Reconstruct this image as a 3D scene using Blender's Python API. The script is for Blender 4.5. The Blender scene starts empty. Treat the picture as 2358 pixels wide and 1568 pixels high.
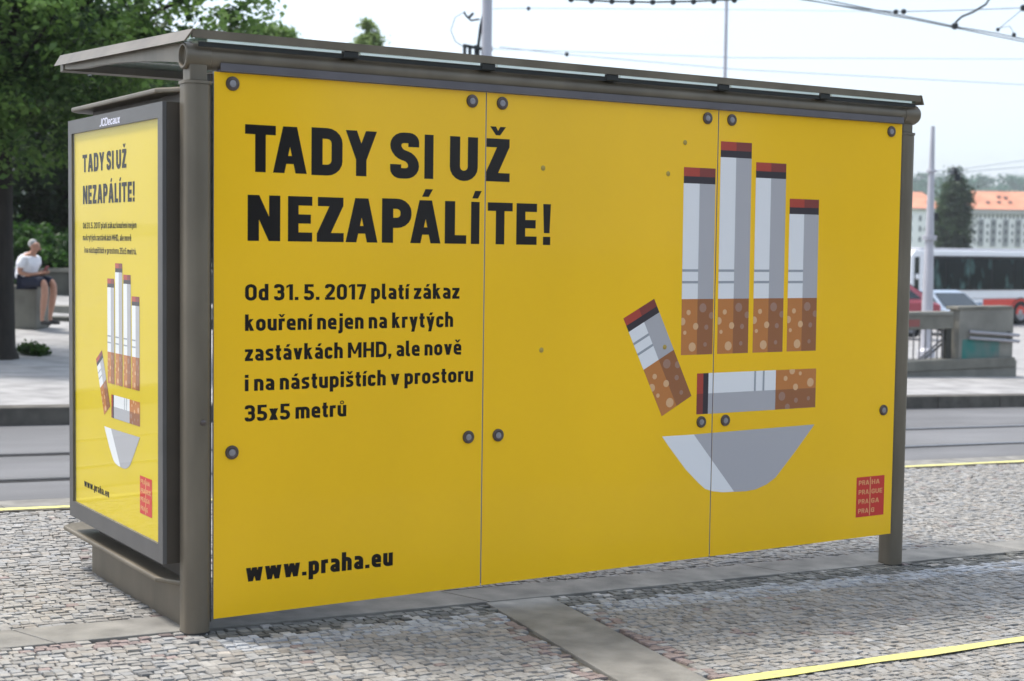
import bpy, bmesh, math, random
import numpy as np
from mathutils import Vector, Matrix
from mathutils.geometry import delaunay_2d_cdt
random.seed(7); rng = np.random.default_rng(7)
sc = bpy.context.scene
COL = sc.collection
R = math.radians

# ------------------------------------------------------------------ camera
CAM = np.array([-2.2635, -5.7918, 1.58]); YAW, PITCH, ROLL = .5667, .0617, .0133; FPX = 3503.2
def _axes():
    cy, sy = math.cos(YAW), math.sin(YAW)
    f = np.array([sy*math.cos(PITCH), cy*math.cos(PITCH), -math.sin(PITCH)])
    r = np.array([cy, -sy, 0.]); u = np.cross(r, f)
    return r*math.cos(ROLL)+u*math.sin(ROLL), -r*math.sin(ROLL)+u*math.cos(ROLL), f
AR, AU, AF = _axes()
cd = bpy.data.cameras.new('camera'); cam = bpy.data.objects.new('camera', cd); COL.objects.link(cam)
cd.sensor_width = 36; cd.lens = FPX/2358*36; cd.clip_start = .1; cd.clip_end = 6000
cam.matrix_world = Matrix(((AR[0], AU[0], -AF[0], CAM[0]), (AR[1], AU[1], -AF[1], CAM[1]), (AR[2], AU[2], -AF[2], CAM[2]), (0, 0, 0, 1)))
cd.dof.use_dof = True; cd.dof.focus_distance = 7.0; cd.dof.aperture_fstop = 3.2
sc.camera = cam

# ------------------------------------------------------------------ light
SUN = Vector((-.75, 1.0, 2.4)).normalized()
SUN_E = math.asin(SUN.z); SUN_R = math.atan2(SUN.x, SUN.y)
w = bpy.data.worlds.new('World'); sc.world = w; w.use_nodes = True
nt = w.node_tree; bg = nt.nodes['Background']
sky = nt.nodes.new('ShaderNodeTexSky'); sky.sky_type = 'NISHITA'; sky.sun_disc = False
sky.sun_elevation = SUN_E; sky.sun_rotation = SUN_R; sky.air_density = 1.0; sky.dust_density = 4.0; sky.ozone_density = 1.0
mx = nt.nodes.new('ShaderNodeMix'); mx.data_type = 'RGBA'; mx.inputs[0].default_value = .5
nt.links.new(sky.outputs[0], mx.inputs[6]); mx.inputs[7].default_value = (3.9, 4.45, 5.1, 1)   # thin high cloud
nt.links.new(mx.outputs[2], bg.inputs[0]); bg.inputs[1].default_value = .10
sl = bpy.data.lights.new('sun', 'SUN'); so = bpy.data.objects.new('sun', sl); COL.objects.link(so)
sl.energy = 1.5; sl.angle = R(10); sl.color = (1, .95, .88)
so.rotation_euler = SUN.to_track_quat('Z', 'Y').to_euler()
vs = sc.view_settings; vs.view_transform = 'Standard'; vs.look = 'None'; vs.gamma = 1; vs.use_curve_mapping = False; vs.exposure = 1.62
sc.render.engine = 'CYCLES'

# ------------------------------------------------------------------ coordinates
K = .033                                   # the street falls gently along +x
def ray(px, py):
    d = AF*FPX + AR*(px-1179) - AU*(py-784); return d/np.linalg.norm(d)
def at(px, py, Z):
    d = ray(px, py); return CAM + d*(Z/(d@AF))
def onp(px, py, ax, v):
    d = ray(px, py); return CAM + d*((v-CAM[ax])/d[ax])
def proj(P):
    d = np.asarray(P)-CAM; z = d@AF
    return 1179+FPX*(d@AR)/z, 784-FPX*(d@AU)/z, z
def sst(a, b, x):
    t = min(1, max(0, (x-a)/(b-a))); return t*t*(3-2*t)
def T(x, y):                               # far pavement and land beyond
    z = -K*min(max(x, -40), 38.5) + .02
    z += (.26*sst(14.5, 20, y) + .026*max(0, min(y, 45)-20))*(1-sst(9, 20, x-.25*(y-15)))
    return z

# ------------------------------------------------------------------ helpers
class MB:
    def __init__(s): s.v = []; s.f = []; s.m = []; s.c = []
    def face(s, pts, mi=0, col=None):
        n = len(s.v); s.v += [tuple(map(float, p)) for p in pts]; s.f.append(tuple(range(n, n+len(pts)))); s.m.append(mi); s.c.append(col); return s
    def mesh(s, vs_, fs, mi=0, col=None):
        n = len(s.v); s.v += [tuple(map(float, p)) for p in vs_]
        for f in fs: s.f.append(tuple(i+n for i in f)); s.m.append(mi); s.c.append(col)
        return s
    def box(s, x0, y0, z0, x1, y1, z1, mi=0, col=None):
        v = [(x0,y0,z0),(x1,y0,z0),(x1,y1,z0),(x0,y1,z0),(x0,y0,z1),(x1,y0,z1),(x1,y1,z1),(x0,y1,z1)]
        return s.mesh(v, [(0,3,2,1),(4,5,6,7),(0,1,5,4),(1,2,6,5),(2,3,7,6),(3,0,4,7)], mi, col)
    def hexa(s, lo, hi, mi=0, col=None):
        return s.mesh(list(lo)+list(hi), [(3,2,1,0),(4,5,6,7),(0,1,5,4),(1,2,6,5),(2,3,7,6),(3,0,4,7)], mi, col)
    def prism(s, prof, axis, a, b, mi=0):   # prof: 2D polygon in the other two axes
        def P(q, t):
            return {0: (t, q[0], q[1]), 1: (q[0], t, q[1]), 2: (q[0], q[1], t)}[axis]
        n = len(prof); v = [P(q, a) for q in prof]+[P(q, b) for q in prof]
        fs = [tuple(range(n))[::-1], tuple(range(n, 2*n))]+[(i, (i+1) % n, n+(i+1) % n, n+i) for i in range(n)]
        return s.mesh(v, fs, mi)
    def tube(s, pts, rad, seg=10, mi=0, cap=True, col=None):
        pts = [Vector(p) for p in pts]; n = len(pts)
        rad = rad if hasattr(rad, '__len__') else [rad]*n
        rings = []; prev = None
        for i, p in enumerate(pts):
            d = (pts[min(i+1, n-1)]-pts[max(i-1, 0)]).normalized()
            ref = prev if prev is not None else (Vector((0, 0, 1)) if abs(d.z) < .9 else Vector((1, 0, 0)))
            a = (ref - d*ref.dot(d)).normalized(); prev = a; b = d.cross(a)
            rings.append([p+(a*math.cos(t)+b*math.sin(t))*rad[i] for t in [2*math.pi*k/seg for k in range(seg)]])
        v = [q for r_ in rings for q in r_]; fs = []
        for i in range(n-1):
            for k in range(seg):
                fs.append((i*seg+k, i*seg+(k+1) % seg, (i+1)*seg+(k+1) % seg, (i+1)*seg+k))
        if cap: fs += [tuple(range(seg))[::-1], tuple(range((n-1)*seg, n*seg))]
        return s.mesh(v, fs, mi, col)
    def lathe(s, prof, c=(0, 0, 0), axis=2, seg=20, mi=0):
        v = []; m = len(prof)
        for k in range(seg):
            t = 2*math.pi*k/seg
            for r_, h in prof:
                a, b = r_*math.cos(t), r_*math.sin(t)
                q = {2: (a, b, h), 1: (a, h, b), 0: (h, a, b)}[axis]
                v.append((c[0]+q[0], c[1]+q[1], c[2]+q[2]))
        fs = [(k*m+j, ((k+1) % seg)*m+j, ((k+1) % seg)*m+j+1, k*m+j+1) for k in range(seg) for j in range(m-1)]
        return s.mesh(v, fs, mi)
    def build(s, name, mats, parent=None, smooth=False, bevel=0, fixn=True, autos=None):
        me = bpy.data.meshes.new(name); me.from_pydata(s.v, [], s.f)
        mats = mats if isinstance(mats, (list, tuple)) else [mats]
        for m in mats: me.materials.append(m)
        if any(s.m): me.polygons.foreach_set('material_index', s.m)
        if any(c is not None for c in s.c):
            at_ = me.color_attributes.new('tint', 'FLOAT_COLOR', 'CORNER'); arr = []
            for f, c in zip(s.f, s.c):
                c = c or (1, 1, 1); arr += [c[0], c[1], c[2], 1.]*len(f)
            at_.data.foreach_set('color', arr)
        if fixn:
            b = bmesh.new(); b.from_mesh(me)
            if smooth: bmesh.ops.remove_doubles(b, verts=b.verts, dist=1e-5)
            bmesh.ops.recalc_face_normals(b, faces=b.faces); b.to_mesh(me); b.free()
        if smooth:
            me.polygons.foreach_set('use_smooth', [True]*len(me.polygons))
            me.set_sharp_from_angle(angle=R(autos or 35))
        o = bpy.data.objects.new(name, me); COL.objects.link(o)
        if bevel:
            md = o.modifiers.new('bevel', 'BEVEL'); md.width = bevel; md.segments = 2; md.limit_method = 'ANGLE'; md.angle_limit = R(40)
        if parent is not None:
            o.parent = parent
            o.location = -parent.location if parent.get('_abs') else Vector((0, 0, 0))
        return o
def empty(name, loc=(0, 0, 0), rz=0, absolute=False):
    o = bpy.data.objects.new(name, None); COL.objects.link(o); o.location = loc; o.rotation_euler = (0, 0, rz); o.empty_display_size = .2
    if absolute: o['_abs'] = 1            # its parts are given in world coordinates
    return o
def tag(o, label=None, cat=None, group=None, kind=None):
    if label: o['label'] = label
    if cat: o['category'] = cat
    if group: o['group'] = group
    if kind: o['kind'] = kind
    return o

def mat(name, col, rough=.6, metal=0., var=0., vscale=4., bump=0., bscale=60., spec=.5, tint=False, coat=0., trans=0., alpha=1., col2=None, detail=4., stretch=None, coatr=.05, nr=(.3, .7)):
    m = bpy.data.materials.new(name); m.use_nodes = True; n = m.node_tree; p = n.nodes['Principled BSDF']; L = n.links
    p.inputs['Roughness'].default_value = rough; p.inputs['Metallic'].default_value = metal
    p.inputs['Specular IOR Level'].default_value = spec; p.inputs['Coat Weight'].default_value = coat; p.inputs['Coat Roughness'].default_value = coatr
    c = (*col, 1); src = None
    tc = n.nodes.new('ShaderNodeNewGeometry'); vec = tc.outputs['Position']
    if stretch:
        mp = n.nodes.new('ShaderNodeMapping'); mp.inputs['Scale'].default_value = stretch; L.new(vec, mp.inputs[0]); vec = mp.outputs[0]
    if var or col2:
        no = n.nodes.new('ShaderNodeTexNoise'); no.inputs['Scale'].default_value = vscale; no.inputs['Detail'].default_value = detail; L.new(vec, no.inputs['Vector'])
        rp = n.nodes.new('ShaderNodeMapRange'); rp.inputs[1].default_value = nr[0]; rp.inputs[2].default_value = nr[1]; L.new(no.outputs[0], rp.inputs[0])
        mi_ = n.nodes.new('ShaderNodeMix'); mi_.data_type = 'RGBA'; L.new(rp.outputs[0], mi_.inputs[0])
        c2 = col2 or tuple(x*(1+var) for x in col); c1 = tuple(x*(1-var) for x in col)
        mi_.inputs[6].default_value = (*c1, 1); mi_.inputs[7].default_value = (*c2, 1); src = mi_.outputs[2]
    if tint:
        a = n.nodes.new('ShaderNodeAttribute'); a.attribute_name = 'tint'
        mu = n.nodes.new('ShaderNodeMix'); mu.data_type = 'RGBA'; mu.blend_type = 'MULTIPLY'; mu.inputs[0].default_value = 1
        if src: L.new(src, mu.inputs[6])
        else: mu.inputs[6].default_value = c
        L.new(a.outputs['Color'], mu.inputs[7]); src = mu.outputs[2]
    if src: L.new(src, p.inputs['Base Color'])
    else: p.inputs['Base Color'].default_value = c
    if bump:
        nb = n.nodes.new('ShaderNodeTexNoise'); nb.inputs['Scale'].default_value = bscale; nb.inputs['Detail'].default_value = 5; L.new(vec, nb.inputs['Vector'])
        bp = n.nodes.new('ShaderNodeBump'); bp.inputs['Strength'].default_value = bump; bp.inputs['Distance'].default_value = .01
        L.new(nb.outputs[0], bp.inputs['Height']); L.new(bp.outputs[0], p.inputs['Normal'])
    if trans:
        tr = n.nodes.new('ShaderNodeBsdfTranslucent'); ms = n.nodes.new('ShaderNodeMixShader'); ms.inputs[0].default_value = trans
        if src: L.new(src, tr.inputs[0])
        else: tr.inputs[0].default_value = c
        L.new(p.outputs[0], ms.inputs[1]); L.new(tr.outputs[0], ms.inputs[2]); L.new(ms.outputs[0], n.nodes['Material Output'].inputs[0])
    if alpha < 1:
        p.inputs['Alpha'].default_value = alpha
    return m

M = {}
M['frame'] = mat('brown_grey_paint', (.160, .138, .104), .42, .35, .22, 5., .05, 60., detail=10., stretch=(1, 1, .3))
M['frame_in'] = mat('tube_inside', (.03, .027, .024), .8)
M['rail'] = mat('grey_gutter_metal', (.125, .118, .128), .5, .3, .12, 6.)
M['case'] = mat('case_metal', (.115, .113, .112), .45, .3, .08, 5.)
M['caseside'] = mat('case_side_metal', (.07, .058, .045), .5, .2, .1, 5.)
PR, PC = .6, .15
M['yellow'] = mat('yellow_film', (.93, .545, .003), PR, 0, .065, .8, .02, 3., coat=.38, coatr=.08, spec=.3, detail=9., stretch=(1, 1, .45))
M['ink'] = mat('black_ink', (.006, .004, .004), .5, spec=.2, coat=.30, coatr=.09)
M['side_ink'] = mat('poster_black_ink', (.006, .005, .004), .7, spec=.1)
M['white_ink'] = mat('white_ink', (.80, .80, .81), PR, coat=PC, coatr=.12)
M['grey_ink'] = mat('grey_ink', (.43, .42, .44), PR, coat=PC, coatr=.12)
M['line_ink'] = mat('pale_grey_ink', (.33, .35, .38), PR, coat=PC, coatr=.12)
M['red_ink'] = mat('red_ink', (.42, .050, .03), PR, coat=PC, coatr=.12)
M['red_ink2'] = mat('dark_red_ink', (.22, .038, .03), PR, coat=PC, coatr=.12)
M['dk_ink'] = mat('charcoal_ink', (.028, .02, .028), PR, coat=PC, coatr=.12)
M['or_ink'] = mat('orange_ink', (.52, .19, .045), PR, coat=PC, coatr=.12)
M['or_ink2'] = mat('brown_orange_ink', (.31, .115, .04), PR, coat=PC, coatr=.12)
M['dot'] = mat('peach_ink', (.70, .42, .22), PR, coat=PC, coatr=.12)
M['dot2'] = mat('dusty_ink', (.36, .20, .14), PR, coat=PC, coatr=.12)
M['logo_red'] = mat('logo_red_ink', (.60, .028, .018), PR, coat=PC, coatr=.12)
M['logo_y'] = mat('logo_pale_ink', (.75, .35, .14), PR, coat=PC, coatr=.12)
M['lilac'] = mat('pale_lettering', (.70, .70, .82), .4)
M['edge'] = mat('glass_edge', (.30, .30, .38), .2, spec=.8)
M['bolt'] = mat('bolt_cap', (.11, .09, .085), .35, .6, .2, 40.)
M['boltc'] = mat('bolt_centre', (.30, .29, .31), .45, .5, .15, 90.)
M['spot'] = mat('scuffed_film', (.42, .30, .06), .6)
M['gasket'] = mat('dark_green_gasket', (.012, .014, .013), .6)
M['gedge'] = mat('pale_green_glass_edge', (.80, .92, .87), .15, spec=.8)
M['roofglass'] = mat('green_roof_glass', (.10, .17, .14), .12, spec=.6, alpha=.55)

# ------------------------------------------------------------------ 2D stroke lettering
def stroke(pts, t, closed=False):
    n = len(pts); P = [np.array(p, float) for p in pts]; Lf, Rt = [], []
    for i in range(n):
        a = P[i-1] if (i > 0 or closed) else None; b = P[(i+1) % n] if (i < n-1 or closed) else None
        if a is None: d = b-P[i]; d /= np.linalg.norm(d); nm = np.array([-d[1], d[0]]); k = 1
        elif b is None: d = P[i]-a; d /= np.linalg.norm(d); nm = np.array([-d[1], d[0]]); k = 1
        else:
            d1 = P[i]-a; d1 /= np.linalg.norm(d1); d2 = b-P[i]; d2 /= np.linalg.norm(d2)
            nn = np.array([-d1[1]-d2[1], d1[0]+d2[0]]); nm = nn/np.linalg.norm(nn); k = min(3, 1/max(.2, nm@np.array([-d1[1], d1[0]])))
        Lf.append(P[i]+nm*k*t/2); Rt.append(P[i]-nm*k*t/2)
    out = []
    for i in range(n if closed else n-1):
        j = (i+1) % n; out.append([Lf[i], Lf[j], Rt[j], Rt[i]])
    return out
def rounded(pts, rad, closed=False, seg=5):
    n = len(pts); out = []; rad = rad if hasattr(rad, '__len__') else [rad]*n
    for i in range(n):
        p = np.array(pts[i], float)
        if (not closed and i in (0, n-1)) or rad[i] <= 0: out.append(p); continue
        a = np.array(pts[i-1], float)-p; b = np.array(pts[(i+1) % n], float)-p
        la, lb = np.linalg.norm(a), np.linalg.norm(b); r = min(rad[i], la*.499, lb*.499); a /= la; b /= lb
        for k in range(seg+1):
            s_ = k/seg; q0, q2 = p+a*r, p+b*r; cc = .2929*1.0
            m0 = (1-s_)**2*q0 + 2*s_*(1-s_)*p*1.0 + s_**2*q2; w_ = math.sqrt(.5)
            out.append(((1-s_)**2*q0+2*w_*s_*(1-s_)*p+s_**2*q2)/((1-s_)**2+2*w_*s_*(1-s_)+s_**2))
    return out
def rect(x0, y0, x1, y1): return [[(x0, y0), (x1, y0), (x1, y1), (x0, y1)]]
def circ(x, y, r, n=16): return [[(x+r*math.cos(2*math.pi*k/n), y+r*math.sin(2*math.pi*k/n)) for k in range(n)]]
XH = .735
def glyph(ch, t):
    h = t/2; th = t*.86; g = th/2        # th: horizontal stroke
    def ac(w_, base=0, kind='acute', top=1.0):
        c = w_/2
        if kind == 'acute': return [[(c-.09, top+.08), (c+.07, top+.08), (c+.17, top+.26), (c-.01, top+.26)]]
        if kind == 'caron': return [[(c-.19, top+.28), (c-.05, top+.28), (c+.05, top+.08), (c-.05, top+.08)], [(c+.19, top+.28), (c+.05, top+.28), (c-.05, top+.08), (c+.05, top+.08)]]
        if kind == 'ring': return stroke(rounded([(c-.09, top+.08), (c+.09, top+.08), (c+.09, top+.26), (c-.09, top+.26)], .09, True), .06, True)
    base = {'Ž': ('Z', 'caron'), 'Á': ('A', 'acute'), 'Í': ('I', 'acute'), 'í': ('ı', 'acute'), 'á': ('a', 'acute'), 'ř': ('r', 'caron'), 'ý': ('y', 'acute'), 'ě': ('e', 'caron'), 'š': ('s', 'caron'), 'ů': ('u', 'ring')}
    if ch in base:
        b_, k_ = base[ch]; w_, P = glyph(b_, t); return w_, P+ac(w_, 0, k_, 1.0 if b_.isupper() else XH)
    if ch == ' ': return .22, []
    if ch == 'T': w_ = .68; return w_, rect(0, 1-th, w_, 1)+rect(w_/2-h, 0, w_/2+h, 1)
    if ch == 'A':
        w_ = .73; p = t*.64; q = t*1.04; cx = w_/2
        return w_, [[(0, 0), (q, 0), (cx-p+q, 1), (cx-p, 1)], [(w_, 0), (w_-q, 0), (cx+p-q, 1), (cx+p, 1)], [(.12, .20), (w_-.12, .20), (w_-.17, .20+th*.85), (.17, .20+th*.85)]]
    if ch == 'D': w_ = .66; return w_, stroke(rounded([(h, g), (w_-h, g), (w_-h, 1-g), (h, 1-g)], [0, .26, .26, 0], True), t, True)
    if ch == 'O': w_ = .62; return w_, stroke(rounded([(h, g), (w_-h, g), (w_-h, 1-g), (h, 1-g)], .22, True), t, True)
    if ch == '0': w_ = .58; return w_, stroke(rounded([(h, g), (w_-h, g), (w_-h, 1-g), (h, 1-g)], .22, True), t, True)
    if ch == 'Y':
        w_ = .70; c = w_/2; q = t*1.06
        return w_, [[(0, 1), (q, 1), (c+h, .40), (c-h, .36)], [(w_, 1), (w_-q, 1), (c-h, .40), (c+h, .36)]]+rect(c-h, 0, c+h, .42)
    if ch == 'S':
        w_ = .62
        P = rounded([(w_-h, .70), (w_-h, 1-g), (h, 1-g), (h, .56), (w_-h, .44), (w_-h, g), (h, g), (h, .30)], [0, .22, .22, .2, .2, .22, .22, 0])
        return w_, stroke(P, t)
    if ch == 'I' : return t, rect(0, 0, t, 1)
    if ch == 'U': w_ = .65; return w_, stroke(rounded([(h, 1), (h, g), (w_-h, g), (w_-h, 1)], .26), t)
    if ch == 'Z': w_ = .58; return w_, rect(0, 0, w_, th)+rect(.02, 1-th, w_-.01, 1)+[[(0, th*.9), (t*1.25, th*.9), (w_-.01, 1-th*.9), (w_-.01-t*1.25, 1-th*.9)]]
    if ch == 'N': w_ = .68; return w_, rect(0, 0, t, 1)+rect(w_-t, 0, w_, 1)+[[(0, 1), (t*1.02, 1), (w_, 0), (w_-t*1.02, 0)]]
    if ch == 'E': w_ = .54; return w_, rect(0, 0, t, 1)+rect(0, 0, w_, th)+rect(0, 1-th, w_, 1)+rect(0, .5-g, w_-.03, .5+g)
    if ch == 'P': w_ = .62; return w_, rect(0, 0, t, 1)+stroke(rounded([(h, .36+g), (w_-h, .36+g), (w_-h, 1-g), (h, 1-g)], [0, .22, .22, 0], True), t, True)
    if ch == 'L': w_ = .50; return w_, rect(0, 0, t, 1)+rect(0, 0, w_, th)
    if ch == 'H': w_ = .66; return w_, rect(0, 0, t, 1)+rect(w_-t, 0, w_, 1)+rect(0, .5-g, w_, .5+g)
    if ch == 'M': w_ = .82; c = w_/2; return w_, rect(0, 0, t, 1)+rect(w_-t, 0, w_, 1)+[[(0, 1), (t, 1), (c+.06, .25), (c-.06, .25)], [(w_, 1), (w_-t, 1), (c-.06, .25), (c+.06, .25)]]
    if ch == 'G': w_ = .62; return w_, stroke(rounded([(w_-h, .72), (w_-h, 1-g), (h, 1-g), (h, g), (w_-h, g), (w_-h, .48), (w_*.5, .48)], [0, .2, .2, .2, .1, 0, 0]), t)
    if ch == 'R': w_ = .64; return w_, rect(0, 0, t, 1)+stroke(rounded([(h, .40+g), (w_-h, .40+g), (w_-h, 1-g), (h, 1-g)], [0, .2, .2, 0], True), t, True)+[[(w_-t*1.05, 0), (w_, 0), (w_-.1, .42), (w_-.1-t, .42)]]
    if ch == 'J': w_ = .45; return w_, stroke(rounded([(w_-h, 1), (w_-h, g), (0, g)], .2), t)
    if ch == 'C': w_ = .6; return w_, stroke(rounded([(w_-h, .7), (w_-h, 1-g), (h, 1-g), (h, g), (w_-h, g), (w_-h, .3)], [0, .2, .2, .2, .2, 0]), t)
    if ch == '!': return t*1.05, [[(t*.14, .29), (t*.91, .29), (t*1.05, 1), (0, 1)]]+rect(t*.03, 0, t*1.02, .20)
    if ch == '.': return t, rect(0, 0, t, .20)
    if ch == ',': return t, [[(0, .20), (t, .20), (t, .03), (t*.55, -.15), (0, -.15), (t*.2, 0), (0, 0)]]
    if ch == '1': return .36, rect(.36-t, 0, .36, 1)+[[(0, .74), (.36-t, .86), (.36-h, 1), (.36-t, 1), (0, .90)]]
    if ch == '2': w_ = .56; return w_, stroke(rounded([(h, .74), (h, 1-g), (w_-h, 1-g), (w_-h, .60), (h*1.1, .17)], [0, .2, .2, .2, 0]), t)+rect(0, 0, w_, th)
    if ch == '3': w_ = .56; return w_, stroke(rounded([(h, .76), (h, 1-g), (w_-h-.01, 1-g), (w_-h-.01, .52), (.18, .52)], [0, .2, .2, .16, 0]), t)+stroke(rounded([(.18, .52), (w_-h, .52), (w_-h, g), (h, g), (h, .25)], [0, .16, .2, .2, 0]), t)
    if ch == '5': w_ = .56; return w_, rect(.03, 1-th, w_-.03, 1)+rect(.03, .46, .03+t, 1)+stroke(rounded([(.03, .60-g), (w_-h, .60-g), (w_-h, g), (h, g), (h, .24)], [0, .2, .2, .2, 0]), t)
    if ch == '7': w_ = .52; return w_, rect(0, 1-th, w_, 1)+[[(.10, 0), (.10+t*1.1, 0), (w_, 1-th*.9), (w_-t*1.1, 1-th*.9)]]
    w_ = .52
    bowl = lambda x0, x1: stroke(rounded([(x0+h, g), (x1-h, g), (x1-h, XH-g), (x0+h, XH-g)], .18, True), t, True)
    if ch == 'o': return .53, bowl(0, .53)
    if ch == 'd': return w_, bowl(0, w_)+rect(w_-t, 0, w_, 1.03)
    if ch == 'p': return w_, bowl(0, w_)+rect(0, -.26, t, XH)
    if ch == 'a': return .49, stroke(rounded([(.49-h, 0), (.49-h, XH-g), (.05, XH-g)], .18), t)+stroke(rounded([(h, g), (.49-h, g), (.49-h, .44-g), (h, .44-g)], .14, True), t*.9, True)
    if ch == 'l': return t+.07, stroke(rounded([(h, 1.03), (h, g), (t+.07, g)], .1), t)
    if ch == 't': return .33, stroke(rounded([(.05+h, .95), (.05+h, g), (.33, g)], .12), t)+rect(0, XH-th, .33, XH)
    if ch == 'ı': return t, rect(0, 0, t, XH)
    if ch == 'i': return t, rect(0, 0, t, XH)+rect(0, .83, t, 1.02)
    if ch == 'j': return t+.06, stroke(rounded([(h+.06, XH), (h+.06, -.26+g), (0, -.26+g)], .1), t)+rect(.06, .83, .06+t, 1.02)
    if ch == 'z': return .45, rect(0, 0, .45, th)+rect(0, XH-th, .45, XH)+[[(0, th*.9), (t*1.25, th*.9), (.45, XH-th*.9), (.45-t*1.25, XH-th*.9)]]
    if ch == 'k': return .50, rect(0, 0, t, 1.03)+[[(t*.7, .30), (t*.7, .48), (.47-t*1.1, XH), (.47, XH)], [(.16, .42), (.30, .50), (.50, 0), (.50-t*1.15, 0)]]
    if ch == 'u': return .51, stroke(rounded([(h, XH), (h, g), (.51-h, g), (.51-h, XH)], [0, .18, .05, 0]), t)+rect(.51-t, 0, .51, XH)
    if ch == 'n': return .51, rect(0, 0, t, XH)+stroke(rounded([(h, XH-g), (.51-h, XH-g), (.51-h, 0)], [0, .18, 0]), t)
    if ch == 'h': return .51, rect(0, 0, t, 1.03)+stroke(rounded([(h, XH-g), (.51-h, XH-g), (.51-h, 0)], [0, .18, 0]), t)
    if ch == 'm': return .80, rect(0, 0, t, XH)+stroke(rounded([(h, XH-g), (.40, XH-g), (.40, 0)], [0, .12, 0]), t)+stroke(rounded([(.35, XH-g), (.80-h, XH-g), (.80-h, 0)], [0, .16, 0]), t)
    if ch == 'r': return .35, rect(0, 0, t, XH)+stroke(rounded([(h, .45), (h, XH-g), (.35, XH-g)], [0, .15, 0]), t)
    if ch == 'c': return .46, stroke(rounded([(.46-h, .50), (.46-h, XH-g), (h, XH-g), (h, g), (.46-h, g), (.46-h, .24)], [0, .16, .18, .18, .16, 0]), t)
    if ch == 'e': return .51, stroke(rounded([(.06, .36), (.51-h, .36), (.51-h, XH-g), (h, XH-g), (h, g), (.49, g)], [0, 0, .18, .18, .18, 0]), t*.95)
    if ch == 's': return .46, stroke(rounded([(.43, XH-g), (h, XH-g), (h, .40), (.46-h, .34), (.46-h, g), (.02, g)], [0, .15, .13, .13, .15, 0]), t*.95)
    if ch == 'v': return .52, [[(0, XH), (t*1.05, XH), (.26+h, 0), (.26-h, 0)], [(.52, XH), (.52-t*1.05, XH), (.26-h, 0), (.26+h, 0)]]
    if ch == 'y': return .52, [[(0, XH), (t*1.05, XH), (.26+h, .02), (.26-h*.8, 0)], [(.52, XH), (.52-t*1.05, XH), (.12, -.27), (.12+t, -.27)]]
    if ch == 'w': return .80, [[(0, XH), (t, XH), (.22+h, 0), (.22-h, 0)], [(.40+h, XH), (.40-h, XH), (.22-h, 0), (.22+h, 0)], [(.40-h, XH), (.40+h, XH), (.58+h, 0), (.58-h, 0)], [(.80, XH), (.80-t, XH), (.58-h, 0), (.58+h, 0)]]
    if ch == 'x': return .50, [[(0, XH), (t*1.15, XH), (.50, 0), (.50-t*1.15, 0)], [(.50, XH), (.50-t*1.15, XH), (0, 0), (t*1.15, 0)]]
    return .4, []
def text_polys(s, t, track=.13):
    out = []; x = 0
    for ch in s:
        w_, P = glyph(ch, t)
        if ch == ' ': x += .20; continue
        out.append([[(x+q[0], q[1]) for q in p] for p in P]); x += w_+track
    return out, x-track
def inpoly(p, poly):
    c = False; n = len(poly); x, y = p
    for i in range(n):
        (x1, y1), (x2, y2) = poly[i][:2], poly[(i+1) % n][:2]
        if (y1 > y) != (y2 > y) and x < (x2-x1)*(y-y1)/(y2-y1)+x1: c = not c
    return c
def union(polys):
    """union of overlapping polygons as one triangulated sheet"""
    vs_, es, keep = [], [], []
    for p in polys:
        a = sum(p[i][0]*p[(i+1) % len(p)][1]-p[(i+1) % len(p)][0]*p[i][1] for i in range(len(p)))
        if abs(a) < 1e-9: continue
        n = len(vs_); vs_ += [Vector((float(q[0]), float(q[1]))) for q in p]; es += [(n+i, n+(i+1) % len(p)) for i in range(len(p))]; keep.append(p)
    r = delaunay_2d_cdt(vs_, es, [], 0, 1e-6); V = [tuple(v) for v in r[0]]; F = []
    for f in r[2]:
        c = (sum(V[i][0] for i in f)/len(f), sum(V[i][1] for i in f)/len(f))
        if any(inpoly(c, p) for p in keep): F.append(f)
    return V, F
SEAMS = ()
def halfplane(p, a, keep_less):
    out = []; n = len(p)
    for i in range(n):
        u, v = p[i], p[(i+1) % n]; iu = (u[0] <= a) if keep_less else (u[0] >= a); iv_ = (v[0] <= a) if keep_less else (v[0] >= a)
        if iu: out.append(u)
        if iu != iv_: t = (a-u[0])/(v[0]-u[0]); out.append((a, u[1]+t*(v[1]-u[1])))
    return out if len(out) >= 3 else None
def cut(polys):
    for sm in SEAMS:
        nxt = []
        for p in polys:
            xs = [q[0] for q in p]
            if min(xs) < sm-.003 and max(xs) > sm+.003 or (min(xs) < sm+.003 and max(xs) > sm-.003):
                nxt += [h for h in (halfplane(p, sm-.003, True), halfplane(p, sm+.003, False)) if h]
            else: nxt.append(p)
        polys = nxt
    return polys
def print_mesh(name, polys, f3, material, parent, un=True):
    mb = MB()
    if un:
        for g_ in (polys if isinstance(polys[0][0][0], (list, tuple)) else [polys]):
            v, f = union(g_)
            if SEAMS:
                for p in cut([[v[i] for i in ff] for ff in f]): mb.face([f3(*q) for q in p])
            else: mb.mesh([f3(*q) for q in v], f)
    else:
        for p in polys: mb.face([f3(*q) for q in p])
    return mb.build(name, material, parent, fixn=False)
def fit(polys, w0, x0, x1, base, cap):
    k = (x1-x0)/w0; return [[[(x0+q[0]*k, base+q[1]*cap) for q in p] for p in g_] for g_ in polys]

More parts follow.
